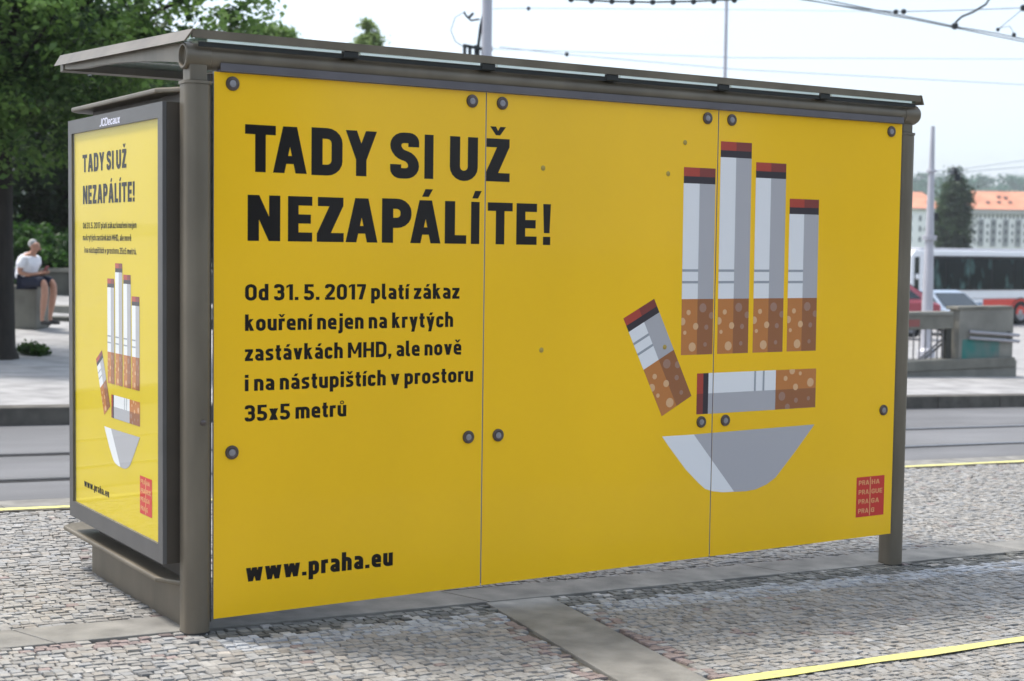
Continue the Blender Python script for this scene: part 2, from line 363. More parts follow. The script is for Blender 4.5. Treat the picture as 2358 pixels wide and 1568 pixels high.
HEAD_T = .235
def letters_at(chars, spans, base, cap, t=HEAD_T):
    out = []
    for ch, (a, b) in zip(chars, spans):
        w_, P = glyph(ch, t*min(1.3, max(.8, .19/.19)))
        k = (b-a)/w_
        out.append([[(a+q[0]*k, base+q[1]*cap) for q in p] for p in P])
    return out
def XX(v): return onp(490.1+.35422*v, 300, 1, 0)[0]
def spans_from(lst, py):
    return [(onp(490.1+.35422*a, py, 1, 0)[0], onp(490.1+.35422*b, py, 1, 0)[0]) for a, b in lst]

def artwork(items, ox=0., oz=0.):
    """the hand made of cigarettes; add(kind, polys, layer)"""
    DOTS = [(.22, .24, .07), (.67, .16, .12), (.03, .40, .10), (.45, .49, .09), (.11, .60, .055), (.79, .51, .07), (.95, .30, .09), (.35, .86, .12), (.76, .82, .06)]
    cnt = [0]
    def add(kd, P, lay, pc=None): items.append((pc or ('c', cnt[0]), kd, P, lay))
    def cig(f, L, wd, red, blk, white_end, halfdark=True):
        cnt[0] += 1
        # local: u across 0..wd, v down 0..L
        m = wd/2
        def q(u0, v0, u1, v1): return [[f(u0, v0), f(u1, v0), f(u1, v1), f(u0, v1)]]
        add('red_ink', q(0, 0, m, red), 1); add('red_ink2', q(m, 0, wd, red), 1)
        add('dk_ink', q(0, red, wd, blk), 1)
        add('white_ink', q(0, blk, m, white_end), 1); add('grey_ink', q(m, blk, wd, white_end), 1)
        add('line_ink', q(0, white_end-.145, m, white_end-.133)+q(0, white_end-.088, m, white_end-.076), 2)
        add('or_ink', q(0, white_end, m, L), 1); add('or_ink2', q(m, white_end, wd, L), 1)
        Lf = L-white_end
        d1, d2 = [], []
        for a, b, r in DOTS:
            u, v, rr = a*wd, white_end+b*Lf, r*wd*.95
            pts = [(min(wd, max(0, u+rr*math.cos(k*math.pi/8))), v+rr*math.sin(k*math.pi/8)) for k in range(16)]
            (d1 if u < m else d2).append([f(*p) for p in pts])
        add('dot', d1, 2); add('dot2', d2, 2)
    for x0, x1, top in ((2.392, 2.590, 1.974), (2.620, 2.820, 2.109), (2.851, 3.052, 2.016), (3.081, 3.283, 1.841)):
        cig(lambda u, v, x0=x0, top=top: (x0+u+ox+.004*v, top-v+oz), top-1.063, x1-x0, .043, .077, top-1.336)
    a = np.array([2.044, 1.247]); b = np.array([2.226, 1.339]); wv = (b-a); wl = np.linalg.norm(wv); wv /= wl; dv = np.array([wv[1], -wv[0]])
    cig(lambda u, v: tuple(a+wv*u+dv*v+np.array([ox, oz])), .535, wl, .040, .073, .278)
    cig(lambda u, v: (2.500+v+ox, .970-u+oz), .793, .202, .040, .073, .515)
    bowl = [(2.290, .671), (2.325, .628), (2.440, .500), (2.523, .427), (2.565, .395), (2.614, .379), (2.680, .369), (2.755, .366)]
    add('white_ink', [[(x+ox, z+oz) for x, z in bowl+[(2.487, .670)]]], 1, ('b', 0))
    rb = [(2.487, .670), (2.755, .366), (2.830, .363), (2.899, .368), (2.970, .388), (3.029, .418), (3.159, .543), (3.291, .678)]
    add('grey_ink', [[(x+ox, z+oz) for x, z in rb]], 1, ('b', 0))

def logo(items, x0, z0, x1, z1):
    def add(kd, P, lay): items.append((('l', 0), kd, P, lay))
    add('logo_red', rect(x0, z0, x1, z1), 1)
    W, H = x1-x0, z1-z0; xm = x0+W*.49
    add('logo_y', rect(xm-.0035, z0+.004, xm+.0035, z1-.004), 2)
    for i, (l_, r_) in enumerate((('PRA', 'HA'), ('PRA', 'GUE'), ('PRA', 'GA'), ('PRA', 'G'))):
        b = z1-H*(.20+.235*i); ch = H*.115
        for s_, a0 in ((l_, x0+W*.08), (r_, xm+W*.05)):
            P, w0 = text_polys(s_, .19, .12); k = W*(.105 if s_ is l_ else .122)/.64
            for g_ in P:
                v_, f_ = union([[(q[0], q[1]) for q in p] for p in g_]); add('logo_y', [[(a0+v_[i][0]*k, b+v_[i][1]*ch) for i in ff] for ff in f_], 2)

# ================================================================== SETTING: platform, road, far pavement
M['bed'] = mat('sandy_joint_dirt', (.125, .114, .092), .95, 0, .45, 9., .6, 120.)
M['cobble'] = mat('cobble_stone', (.92, .92, .92), .75, 0, .16, 45., .5, 160., tint=True)
M['slab'] = mat('granite_slab', (.185, .178, .160), .8, 0, .3, 7., .35, 220., detail=8.)
M['slabd'] = mat('granite_kerb', (.085, .078, .066), .85, 0, .35, 5., .4, 150., detail=8.)
M['asphalt'] = mat('pale_asphalt', (.125, .126, .130), .85, 0, .28, 1.3, .5, 240., detail=8., stretch=(.25, 1, 1))
M['railsteel'] = mat('tram_rail_steel', (.16, .16, .17), .35, .8, .2, 8.)
M['groove'] = mat('rail_groove', (.03, .03, .03), .9)
M['yline'] = mat('yellow_road_paint', (.66, .62, .17), .7, 0, 0, 22., .4, 120., detail=9., col2=(.40, .375, .19))
M['farpave'] = mat('pale_mosaic_paving', (.275, .27, .265), .9, 0, .28, 2.4, .5, 60., detail=9.)
M['earth'] = mat('grassy_land', (.09, .11, .05), .95, 0, .3, .05)
def gz(x, dz=0.): return -K*x+dz

plat = MB()
for i in range(-20, 30):
    for a, b in ((-40, 3.34),):
        x0, x1 = i*3., i*3+3.
        plat.face([(x0, a, gz(x0, -.013)), (x1, a, gz(x1, -.013)), (x1, b, gz(x1, -.013)), (x0, b, gz(x0, -.013))])
platform = tag(plat.build('tram_platform', M['bed'], fixn=False), kind='structure')
def diag_x(y): return 1.30+.176*(y+.27)
def in_slab(x, y):
    if .035 < y < .335: return True
    if y <= .035 and diag_x(y)-.05 < x < diag_x(y)+.34: return True
    return False
stones = []
y = -3.2; row = 0
while y < 3.2:
    rh = random.uniform(.039, .050); x = -4.2 + random.random()*.05
    while x < 12.5:
        wd = random.uniform(.036, .060)
        wob = .035*math.sin(x*1.7+y*.6)+.02*math.sin(x*4.1+1)
        cx, cy = x+wd/2+.02*math.sin(y*3), y+rh/2+wob
        if not in_slab(cx, cy) and not (3.16 < cy):
            stones.append((cx, cy, wd, rh))
        x += wd
    y += rh; row += 1
def stone_tint(cx, cy):
    v = random.gauss(.262, .022)
    if random.random() < .05: v *= .68
    if random.random() < .08: v *= 1.2
    t_ = random.random()
    c = [v*1.04, v, v*.925] if t_ < .65 else ([v*1.0, v, v*.98] if t_ < .85 else [v*1.07, v*.985, v*.87])
    near_diag = min(abs(cx-(diag_x(cy)-.08)), abs(cx-(diag_x(cy)+.37))) < .06 and cy < 0
    front = -.06 < cy < .03 and cx < -.1
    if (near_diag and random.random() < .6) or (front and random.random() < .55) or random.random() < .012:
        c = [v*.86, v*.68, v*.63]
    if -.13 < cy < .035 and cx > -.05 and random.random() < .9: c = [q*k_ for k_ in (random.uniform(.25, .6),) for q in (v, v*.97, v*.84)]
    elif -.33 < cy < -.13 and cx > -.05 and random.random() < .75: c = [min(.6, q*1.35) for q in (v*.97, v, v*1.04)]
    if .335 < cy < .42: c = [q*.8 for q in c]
    return tuple(max(.03, q) for q in c)
def stone_geo(mb, s_, c, ox=0, oy=0, oz=0):
    cx, cy, wd, rh = s_; j = .0045
    g_ = .0012+random.random()*.0045*random.random()
    pts = []
    for sx, sy in ((-1, -1), (1, -1), (1, 1), (-1, 1)):
        pts.append((cx+sx*(wd/2-g_)+random.uniform(-j, j), cy+sy*(rh/2-g_)+random.uniform(-j, j)))
    top = random.uniform(-.004, .0025); tx, ty = random.uniform(-.05, .05), random.uniform(-.06, .06)
    b = [(px-ox, py-oy, gz(px, -.02)-oz) for px, py in pts]
    m1 = [(px-ox, py-oy, gz(px, top-.006)+tx*(px-cx)+ty*(py-cy)-oz) for px, py in pts]
    t2 = [(px+(cx-px)*.09-ox, py+(cy-py)*.09-oy, gz(px, top)+tx*(px-cx)+ty*(py-cy)-oz) for px, py in pts]
    n = [0, 1, 2, 3]
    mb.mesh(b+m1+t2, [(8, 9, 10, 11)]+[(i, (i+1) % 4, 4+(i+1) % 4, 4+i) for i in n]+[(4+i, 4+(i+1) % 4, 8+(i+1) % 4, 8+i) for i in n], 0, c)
vis = []
for i, s_ in enumerate(stones):
    px, py, Z = proj((s_[0], s_[1], gz(s_[0])))
    vis.append((Z if (0 < px < 2358 and py < 1568) else 1e3, i))
vis.sort(); near = set(i for _, i in vis[:300])
field = MB()
for i, s_ in enumerate(stones):
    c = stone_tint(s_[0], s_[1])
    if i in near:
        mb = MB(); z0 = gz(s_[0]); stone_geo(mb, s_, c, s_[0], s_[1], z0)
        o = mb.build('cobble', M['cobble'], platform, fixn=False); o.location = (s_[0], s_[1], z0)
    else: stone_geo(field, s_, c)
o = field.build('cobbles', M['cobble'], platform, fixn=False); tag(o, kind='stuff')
# granite slabs
def slab_piece(poly, dz=.004, th=.03):
    mb = MB(); mb.hexa([(x, y, gz(x, -th)) for x, y in poly], [(x, y, gz(x, dz)) for x, y in poly])
    return mb.build('paving_slab', M['slab'], platform, bevel=.004)
js = [-6.3, -4.4, -2.55, -.67, 1.30, 3.15, 5.0, 6.9, 8.8, 10.7, 12.6]
for a, b in zip(js, js[1:]):
    g_ = .004; sk = .05
    slab_piece([(a+g_+sk, .05), (b-g_+sk, .05), (b-g_-sk, .325), (a+g_-sk, .325)])
ys = [.042, -1.62, -3.1]
for a, b in zip(ys, ys[1:]):
    slab_piece([(diag_x(b)-.03, b+.004), (diag_x(b)+.32, b+.004), (diag_x(a)+.32, a-.004), (diag_x(a)-.03, a-.004)])
# kerb stones of the platform edge
for i in range(-9, 26):
    x0, x1 = i+.004, i+.996; mb = MB()
    mb.hexa([(x0, 3.30, gz(x0, -.25)), (x1, 3.30, gz(x1, -.25)), (x1, 3.58, gz(x1, -.25)), (x0, 3.58, gz(x0, -.25))],
            [(x0, 3.30, gz(x0, .002)), (x1, 3.30, gz(x1, .002)), (x1, 3.58, gz(x1, .002)), (x0, 3.58, gz(x0, .002))])
    mb.build('kerb_stone', M['slab'], platform, bevel=.008)
for nm, y0, y1 in (('painted_line', 3.19, 3.27), ('painted_line', -1.515, -1.445)):
    mb = MB(); x = -9.
    while x < 24:
        if nm and y0 > 0 or x < 12:
            a, b = x, x+.25; wv = lambda q: .006*math.sin(q*7)+.004*math.sin(q*17+1)
            mb.face([(a, y0+wv(a), gz(a, .007)), (b, y0+wv(b), gz(b, .007)), (b, y1+wv(b+3), gz(b, .007)), (a, y1+wv(a+3), gz(a, .007))])
        x += .25
    mb.build(nm, M['yline'], platform, fixn=False)

# road with tram rails
rd = MB()
for i in range(-14, 27):
    x0, x1 = i*3., i*3+3.
    rd.face([(x0, 3.5, gz(x0, -.15)), (x1, 3.5, gz(x1, -.15)), (x1, 9.2, gz(x1, -.15)), (x0, 9.2, gz(x0, -.15))])
road = tag(rd.build('road', M['asphalt'], fixn=False), kind='structure')
for yr in (4.45, 5.37, 6.80):
    mb = MB()
    if yr == 4.45:
        mb.face([(-40, yr, gz(-40, -.146)), (75, yr, gz(75, -.146)), (75, yr+.05, gz(75, -.146)), (-40, yr+.05, gz(-40, -.146))])
        mb.build('tar_seam', M['groove'], road, fixn=False); continue
    mb.hexa([(-40, yr, gz(-40, -.2)), (75, yr, gz(75, -.2)), (75, yr+.07, gz(75, -.2)), (-40, yr+.07, gz(-40, -.2))],
            [(-40, yr, gz(-40, -.14)), (75, yr, gz(75, -.14)), (75, yr+.07, gz(75, -.14)), (-40, yr+.07, gz(-40, -.14))])
    r_ = mb.build('tram_rail', M['railsteel'], road)
    m2 = MB(); m2.face([(-40, yr-.05, gz(-40, -.146)), (75, yr-.05, gz(75, -.146)), (75, yr-.002, gz(75, -.146)), (-40, yr-.002, gz(-40, -.146))])
    m2.build('rail_groove', M['groove'], r_, fixn=False)
# far pavement
fp = MB()
xs_ = [-40+2*i for i in range(0, 58)]; ys_ = [9.28, 12, 14]+[15+i for i in range(0, 8)]+[24, 27, 30, 34, 38, 42, 46, 60, 80]
for a, b in zip(xs_, xs_[1:]):
    for c_, d_ in zip(ys_, ys_[1:]):
        fp.face([(a, c_, T(a, c_)), (b, c_, T(b, c_)), (b, d_, T(b, d_)), (a, d_, T(a, d_))])
farp = tag(fp.build('far_pavement', M['farpave'], smooth=True, fixn=True), kind='structure')
for i in range(-3, 26):
    x0, x1 = i*1.3+.006, i*1.3+1.294; mb = MB()
    mb.hexa([(x0, 9.0, gz(x0, -.3)), (x1, 9.0, gz(x1, -.3)), (x1, 9.3, gz(x1, -.3)), (x0, 9.3, gz(x0, -.3))],
            [(x0, 9.02, gz(x0, .024)), (x1, 9.02, gz(x1, .024)), (x1, 9.3, gz(x1, .024)), (x0, 9.3, gz(x0, .024))])
    mb.build('kerb_stone', M['slabd'], farp, bevel=.012)
gr = MB(); GZ = -4.2
gr.face([(-2500, -2500, GZ), (2500, -2500, GZ), (2500, 2500, GZ), (-2500, 2500, GZ)])
tag(gr.build('ground', M['earth'], fixn=False), kind='structure')

# ================================================================== BUS SHELTER
SH = empty('bus_shelter', (0, 0, 0))
tag(SH, 'brown-grey bus shelter with yellow printed back wall and side advert case on the cobbles', 'bus shelter')
PX = (0., 1.2701, 2.6026, 3.8726); ZB, ZT = .0526, 2.2599
def rrect(cx, cy, hx, hy, r, seg=5):
    out = []
    for sx, sy, a0 in ((1, 1, 0), (-1, 1, 90), (-1, -1, 180), (1, -1, 270)):
        for k in range(seg+1):
            a = R(a0+90*k/seg); out.append((cx+sx*(hx-r)+r*math.cos(a), cy+sy*(hy-r)+r*math.sin(a)))
    return out
# posts
for cx, cy, zb in ((-.065, .035, -.03), (3.94, .06, -.19)):
    mb = MB(); mb.prism(rrect(cx, cy, .054, .06, .042), 2, zb, 2.205)
    po = mb.build('post', M['frame'], SH, smooth=True)
    mb = MB(); mb.prism(rrect(cx, cy, .058, .064, .044), 2, 2.206, 2.218); mb.build('post_collar', M['frame'], po, smooth=True)
    mb = MB(); mb.box(cx-.036, cy-.04, 2.219, cx+.036, cy+.04, 2.285); mb.build('neck', M['frame'], po, bevel=.004)
    mb = MB(); mb.prism(rrect(cx, cy, .056, .062, .044), 2, zb, gz(cx, .006)); mb.build('foot_seal', M['frame_in'], po)
    if cx < 0:
        for dx in (.018,): # small lock screw on the post
            mb = MB(); mb.lathe([(0, -.006), (.006, -.006), (.011, -.003), (.012, 0)], (cx+.012, cy-.0605, .86), 1, 14)
            mb.build('screw', M['bolt'], po, smooth=True)
# dark slot and glass edge strip between post and panel
mb = MB(); mb.box(-.012, .012, .04, -.0045, .05, 2.25); mb.build('edge_seal', M['caseside'], SH)
# tube beam
mb = MB(); cz, rt = 2.316, .050
mb.lathe([(rt-.010, 4.005), (rt-.010, -.112), (rt-.008, -.118), (rt-.002, -.118), (rt, -.112), (rt, 3.985), (rt*.9, 4.005), (rt*.5, 4.015), (.0, 4.017)], (0, .035, cz), 0, 36)
tb = mb.build('tube_beam', M['frame'], SH, smooth=True)
mb = MB(); mb.lathe([(0, -.075), (rt-.0105, -.075)], (0, .035, cz), 0, 24); mb.build('end_plug', M['frame_in'], tb)
for cx in (-.065, 3.94):
    mb = MB(); mb.lathe([(rt+.0005, cx-.052), (rt+.003, cx-.05), (rt+.003, cx+.05), (rt+.0005, cx+.052)], (0, .035, cz), 0, 36); mb.build('collar', M['frame'], tb, smooth=True)
# gutter / clamp rail above the panels
mb = MB(); mb.prism([(-.020, 2.261), (.028, 2.2615), (.028, 2.268), (-.012, 2.272), (-.012, 2.292), (-.020, 2.293)], 0, .022, 3.865)
mb.build('clamp_rail', M['rail'], SH)
# panels
for k in range(3):
    a, b = PX[k]+(.0022 if k else 0), PX[k+1]-(.0022 if k < 2 else 0)
    mb = MB(); mb.box(a, 0, ZB+.01, b, .010, ZT); pn = mb.build('wall_panel', M['edge'], SH)
    mb = MB(); mb.box(a+.001, -.0015, ZB, b-.001, -.0003, ZT-.001); fm = mb.build('yellow_film', M['yellow'], pn)
    xs = ((.078, 1.196), (1.352, 2.531), (2.685, 3.790))[k]
    for bx in xs:
        for bz in (2.216, .730):
            mb = MB(); c = (bx, -.0016, bz)
            mb.lathe([(.0285, 0), (.0285, -.005), (.0265, -.008), (.018, -.009), (.0145, -.007), (.0145, -.006)], c, 1, 28)
            bo = mb.build('bolt', M['bolt'], pn, smooth=True)
            mb = MB(); mb.lathe([(.0144, -.006), (.0135, -.008), (.008, -.0086), (0, -.0086)], c, 1, 20)
            mb.build('bolt_head', M['boltc'], bo, smooth=True)
# prints on the wall, clipped to nothing: thin layers just proud of the film
SEAMS = (PX[1], PX[2])
FRONT = lambda lay: (lambda x, z: (x, -.0016-.00035*lay, z))
l1 = spans_from([(208, 408), (390, 610), (640, 842), (862, 1065), (1152, 1340), (1375, 1433), (1540, 1722), (1772, 1930)], 350)
l2 = spans_from([(225, 437), (487, 645), (675, 850), (862, 1070), (1098, 1290), (1283, 1480), (1507, 1647), (1677, 1732), (1785, 1947), (1972, 2105), (2145, 2195)], 510)
def seam_split(name, polys, material, lay):
    o_ = print_mesh(name, polys, FRONT(lay), material, SH)
    if name != 'letter': tag(o_, kind='stuff')
for g_ in letters_at('TADYSIUŽ', l1, 1.868, .190)+letters_at('NEZAPÁLÍTE!', l2, 1.589, .186): seam_split('letter', g_, M['ink'], 1)
for s_, x1, b in (('Od 31. 5. 2017 platí zákaz', 1.143, 1.347), ('kouření nejen na krytých', 1.112, 1.223), ('zastávkách MHD, ale nově', 1.156, 1.100), ('i na nástupištích v prostoru', 1.218, .977), ('35x5 metrů', .593, .853)):
    P, w0 = text_polys(s_, .20, .10)
    seam_split('body_lettering', fit(P, w0, .134, x1, b, .0655), M['ink'], 1)
P, w0 = text_polys('www.praha.eu', .225, .10)
seam_split('web_lettering', fit(P, w0, .141, .822, .190, .078), M['ink'], 1)
def art_build(items, names, f3l, parent, size=1):
    """items: (piece, kind, polys, layer); each printed piece one mesh with its inks, its dots one joined part"""
    base, dots = {}, {}
    for pc, kd, P, lay in items:
        (dots if kd in ('dot', 'dot2', 'logo_y', 'line_ink') else base).setdefault(pc, []).append((kd, P, lay))
    for pc, L_ in base.items():
        ks = []; mb = MB()
        for kd, P, lay in L_:
            if kd not in ks: ks.append(kd)
            for p in cut(P): mb.face([f3l(lay)(*q) for q in p], ks.index(kd))
        b_ = mb.build(names[pc[0]], [M[k] for k in ks], parent, fixn=False)
        if pc in dots:
            ks = []; mb = MB()
            for kd, P, lay in dots[pc]:
                if kd not in ks: ks.append(kd)
                for p in cut(P): mb.face([f3l(lay)(*q) for q in p], ks.index(kd))
            tag(mb.build(names[pc[0]]+'_marks', [M[k] for k in ks], b_, fixn=False), kind='stuff')
PIECES = {'c': 'cigarette_print', 'b': 'bowl_print', 'l': 'city_logo'}
items = []; artwork(items); logo(items, 3.606, .162, 3.814, .377)
art_build(items, PIECES, FRONT, SH)
# dimples
for px_, py_ in ((1250, 387), (1246, 806), (1538, 400), (1577, 328), (1530, 799)):
    q = onp(px_, py_, 1, 0); mb = MB(); mb.lathe([(.0, -.003), (.006, -.0028), (.011, -.0012), (.012, 0)], (q[0], -.0025, q[2]), 1, 14)
    mb.build('rivet', M['spot'], SH, smooth=True)
# roof
XL, XR, YF, YB = -.105, 3.965, -.035, 1.74
def rz(y): return 2.373+.04*(y-YF)
nb = 6
for i in range(nb):
    a = XL+.02+(XR-XL-.04)*i/nb; b = XL+.02+(XR-XL-.04)*(i+1)/nb
    mb = MB(); y0, y1 = YF+.008, YB-.03
    mb.hexa([(a+.004, y0, rz(y0)), (b-.004, y0, rz(y0)), (b-.004, y1, rz(y1)), (a+.004, y1, rz(y1))],
            [(a+.004, y0, rz(y0)+.009), (b-.004, y0, rz(y0)+.009), (b-.004, y1, rz(y1)+.009), (a+.004, y1, rz(y1)+.009)])
    rp_ = mb.build('roof_pane', M['roofglass'], SH)
    mb = MB(); mb.box(a+.045, y0-.012, 2.3690, b-.045, y0-.0005, 2.3795); mb.build('glass_edge', M['gedge'], rp_)
for i in range(nb+1):
    a = XL+.02+(XR-XL-.04)*i/nb
    if 0 < i < nb:
        mb = MB(); mb.box(a-.035, YF-.004, 2.352, a+.035, .075, 2.3805); mb.build('roof_bracket', M['gasket'], SH, bevel=.004)
        mb = MB(); y0, y1 = .0, YB-.02
        mb.hexa([(a-.015, y0, rz(y0)-.015), (a+.015, y0, rz(y0)-.015), (a+.015, y1, rz(y1)-.005), (a-.015, y1, rz(y1)-.005)],
                [(a-.015, y0, rz(y0)-.002), (a+.015, y0, rz(y0)-.002), (a+.015, y1, rz(y1)-.002), (a-.015, y1, rz(y1)-.002)])
        mb.build('roof_bar', M['frame'], SH)
mb = MB(); mb.prism([(YF-.008, 2.381), (YF+.002, 2.3808), (YF+.016, 2.409), (YF-.010, 2.413)], 0, XL, XR); mb.build('roof_fascia', M['frame'], SH)
mb = MB(); zb_ = rz(YB); mb.prism([(YB-.03, zb_-.035), (YB+.02, zb_-.040), (YB+.02, zb_+.036), (YB+.005, zb_+.040), (YB-.03, zb_+.03)], 0, XL, XR); mb.build('roof_fascia', M['frame'], SH)
mb = MB(); mb.box(XL+.03, YF+.002, 2.350, XR-.03, YF+.010, 2.3680); mb.build('roof_gasket', M['gasket'], SH)
for sx, X in ((-1, XL), (1, XR)):
    mb = MB(); o_ = sx*.032
    lo = [(X+o_, YF-.002, 2.366), (X+o_*.75, YF-.002, 2.366), (X+o_*.75, YB+.02, rz(YB)-.012), (X+o_, YB+.02, rz(YB)-.012)]
    hi = [(X, YF-.014, 2.414), (X-sx*.010, YF-.014, 2.414), (X-sx*.010, YB+.022, rz(YB)+.042), (X, YB+.022, rz(YB)+.042)]
    mb.hexa(lo, hi); mb.build('roof_fascia', M['frame'], SH)
    # tapered carrying arm
    xa = X-sx*.018; mb = MB(); prof = [(.045, 2.290)]+[(.045+1.62*t, 2.290+.105*math.sin(t*math.pi/2)**.9) for t in (.15, .3, .5, .7, .85)]+[(YB-.03, rz(YB)-.03), (YB-.03, rz(YB)-.002), (.045, rz(.045)-.002)]
    mb.prism(prof, 0, xa-.014, xa+.014); mb.build('roof_arm', M['frame'], SH)
# advert case on the left end
SEAMS = ()
XA = -.165; CW = .20
def oa(px_, py_): return onp(px_, py_, 0, XA)
ct, cb = oa(383.4, 234.4), oa(376.7, 1298.8); ft, fb = oa(165.7, 277.4), oa(163.5, 1182)
y0, y1 = .098, (ft[1]+fb[1])/2; z0, z1 = (cb[2]+fb[2])/2, (ct[2]+ft[2])/2
pt0, pt1 = oa(366, 274), oa(175, 289); pb0, pb1 = oa(362, 1256), oa(175.5, 1153)
py0, py1 = y0+.055, y1-.055; pz0, pz1 = z0+.075, z1-.062
AD = MB(); AD.box(XA+.006, y0, z0, XA+CW-.006, y1, z1); adc = AD.build('advert_case', M['caseside'], SH)
fr = MB()
for a, b, c_, d_ in ((y0, py0, z0, z1), (py1, y1, z0, z1), (py0, py1, z0, pz0), (py0, py1, pz1, z1)):
    fr.box(XA-.012, a, c_, XA+.005, b, d_)
fr.build('case_frame', M['case'], adc)
mb = MB(); mb.box(XA+.001, py0, pz0, XA+.004, py1, pz1); poster = mb.build('poster', mat('poster_yellow', (.70, .52, .006), .5, 0, .03, 1.5), adc)
SIDE = lambda lay: (lambda u, z: (XA+.0005-.0005*lay, -u, z))
def U(px_, py_): q = oa(px_, py_); return -q[1], q[2]
def side_text(s_, pa, pb, cap, t=.215, track=.12, name='poster_lettering', m='side_ink'):
    (ua, za), (ub, zb2) = U(*pa), U(*pb); P, w0 = text_polys(s_, t, track)
    Q = fit(P, w0, ua, ub, (za+zb2)/2, cap); tag(print_mesh(name, Q, SIDE(1), M[m], adc), kind='stuff')
def capz(p0, p1): return U(*p0)[1]-U(*p1)[1]
side_text('TADY SI UŽ', (190, 394), (291, 389), capz((240, 349), (240, 391)), .235)
side_text('NEZAPÁLÍTE!', (191, 468), (310, 466), capz((240, 423), (240, 467)), .235)
hb = capz((240, 511), (240, 525))
side_text('Od 31. 5. 2017 platí zákaz kouření nejen', (191, 524), (314, 527), hb, .165)
side_text('na krytých zastávkách MHD, ale nově', (191, 552), (302, 556), hb, .165)
side_text('i na nástupištích v prostoru 35x5 metrů.', (194, 580), (314, 588), hb, .165)
side_text('www.praha.eu', (194, 1119), (251, 1146), capz((220, 1113), (220, 1130)), .22)
ka, kb_ = U(221, 830), U(321, 700)          # thumb tip and finger4 right edge
tops = U(266, 606); bot = U(275, 1075)
sx_ = (kb_[0]-ka[0])/(3.285-2.044); sz_ = (tops[1]-bot[1])/(2.109-.363)
items = []; artwork(items)
items = [(pc, kd, [[(ka[0]+(q[0]-2.044)*sx_, bot[1]+(q[1]-.363)*sz_) for q in p] for p in P], lay) for pc, kd, P, lay in items]
(la, lz1), (lb, lz0) = U(322, 1094), U(350, 1196); lz0b = U(322, 1178)[1]
logo(items, la, (lz0+lz0b)/2, lb, lz1)
art_build(items, PIECES, SIDE, adc)
# brand plate lettering on the top frame
P = []; x = 0
for ch in 'JCDecaux':
    w_, G = glyph(ch, .16); P.append([[(x+q[0]+.12*q[1], q[1]) for q in p] for p in G]); x += w_+.07
(ua, za), (ub, zc) = U(236, 290), U(283, 283)
Q = fit(P, x, ua, ub, (za+zc)/2-.002, .034); tag(print_mesh('maker_lettering', Q, lambda u, z: (XA-.0128, -u, z), M['lilac'], adc), kind='stuff')
# glass door of the case
gm = bpy.data.materials.new('case_glass'); gm.use_nodes = True; n_ = gm.node_tree
gp = n_.nodes['Principled BSDF']; gp.inputs['Base Color'].default_value = (1, 1, 1, 1); gp.inputs['Roughness'].default_value = .02
gl = n_.nodes.new('ShaderNodeBsdfGlossy'); gl.inputs['Roughness'].default_value = .03; tr = n_.nodes.new('ShaderNodeBsdfTransparent'); tr.inputs[0].default_value = (.97, .985, .98, 1)
fz = n_.nodes.new('ShaderNodeFresnel'); fz.inputs[0].default_value = 1.22; ms = n_.nodes.new('ShaderNodeMixShader')
gn = n_.nodes.new('ShaderNodeNewGeometry'); iv = n_.nodes.new('ShaderNodeMath'); iv.operation = 'SUBTRACT'; iv.inputs[0].default_value = 1; n_.links.new(gn.outputs['Backfacing'], iv.inputs[1])
mu_ = n_.nodes.new('ShaderNodeMath'); mu_.operation = 'MULTIPLY'; n_.links.new(fz.outputs[0], mu_.inputs[0]); n_.links.new(iv.outputs[0], mu_.inputs[1]); n_.links.new(mu_.outputs[0], ms.inputs[0]); n_.links.new(tr.outputs[0], ms.inputs[1]); n_.links.new(gl.outputs[0], ms.inputs[2]); n_.links.new(ms.outputs[0], n_.nodes['Material Output'].inputs[0])
mb = MB(); mb.face([(XA-.007, py1, pz0), (XA-.007, py0, pz0), (XA-.007, py0, pz1), (XA-.007, py1, pz1)]); mb.build('case_glass', gm, adc, fixn=False)
# hood and sill flanges, tapering into the post
def flange(name, z, sgn):
    mb = MB(); c = -.065; hw = .108; ye = y1+.02+(.16 if sgn < 0 else 0)
    prof = [(c-.045, .05), (c-.045, .085), (c-hw, .20), (c-hw, ye-.06), (c-hw+.05, ye), (c+hw-.05, ye), (c+hw, ye-.06), (c+hw, .20), (c+.045, .085), (c+.045, .05)]
    mb.prism(prof, 2, z-.011, z+.011); return mb.build(name, M['frame'], SH, bevel=.007)
flange('hood', 2.188, 1); flange('sill', .195, -1)
mb = MB(); mb.box(-.095, .09, 2.13, -.035, y1-.12, 2.176); mb.build('hood_mount', M['caseside'], SH)
mb = MB(); mb.box(-.088, .08, gz(-.06, -.01), -.042, 1.33, .183); mb.build('kick_plate', M['frame'], SH)
mb = MB(); mb.box(-.08, .12, .207, -.05, 1.25, z0); mb.build('case_mount', M['caseside'], SH)

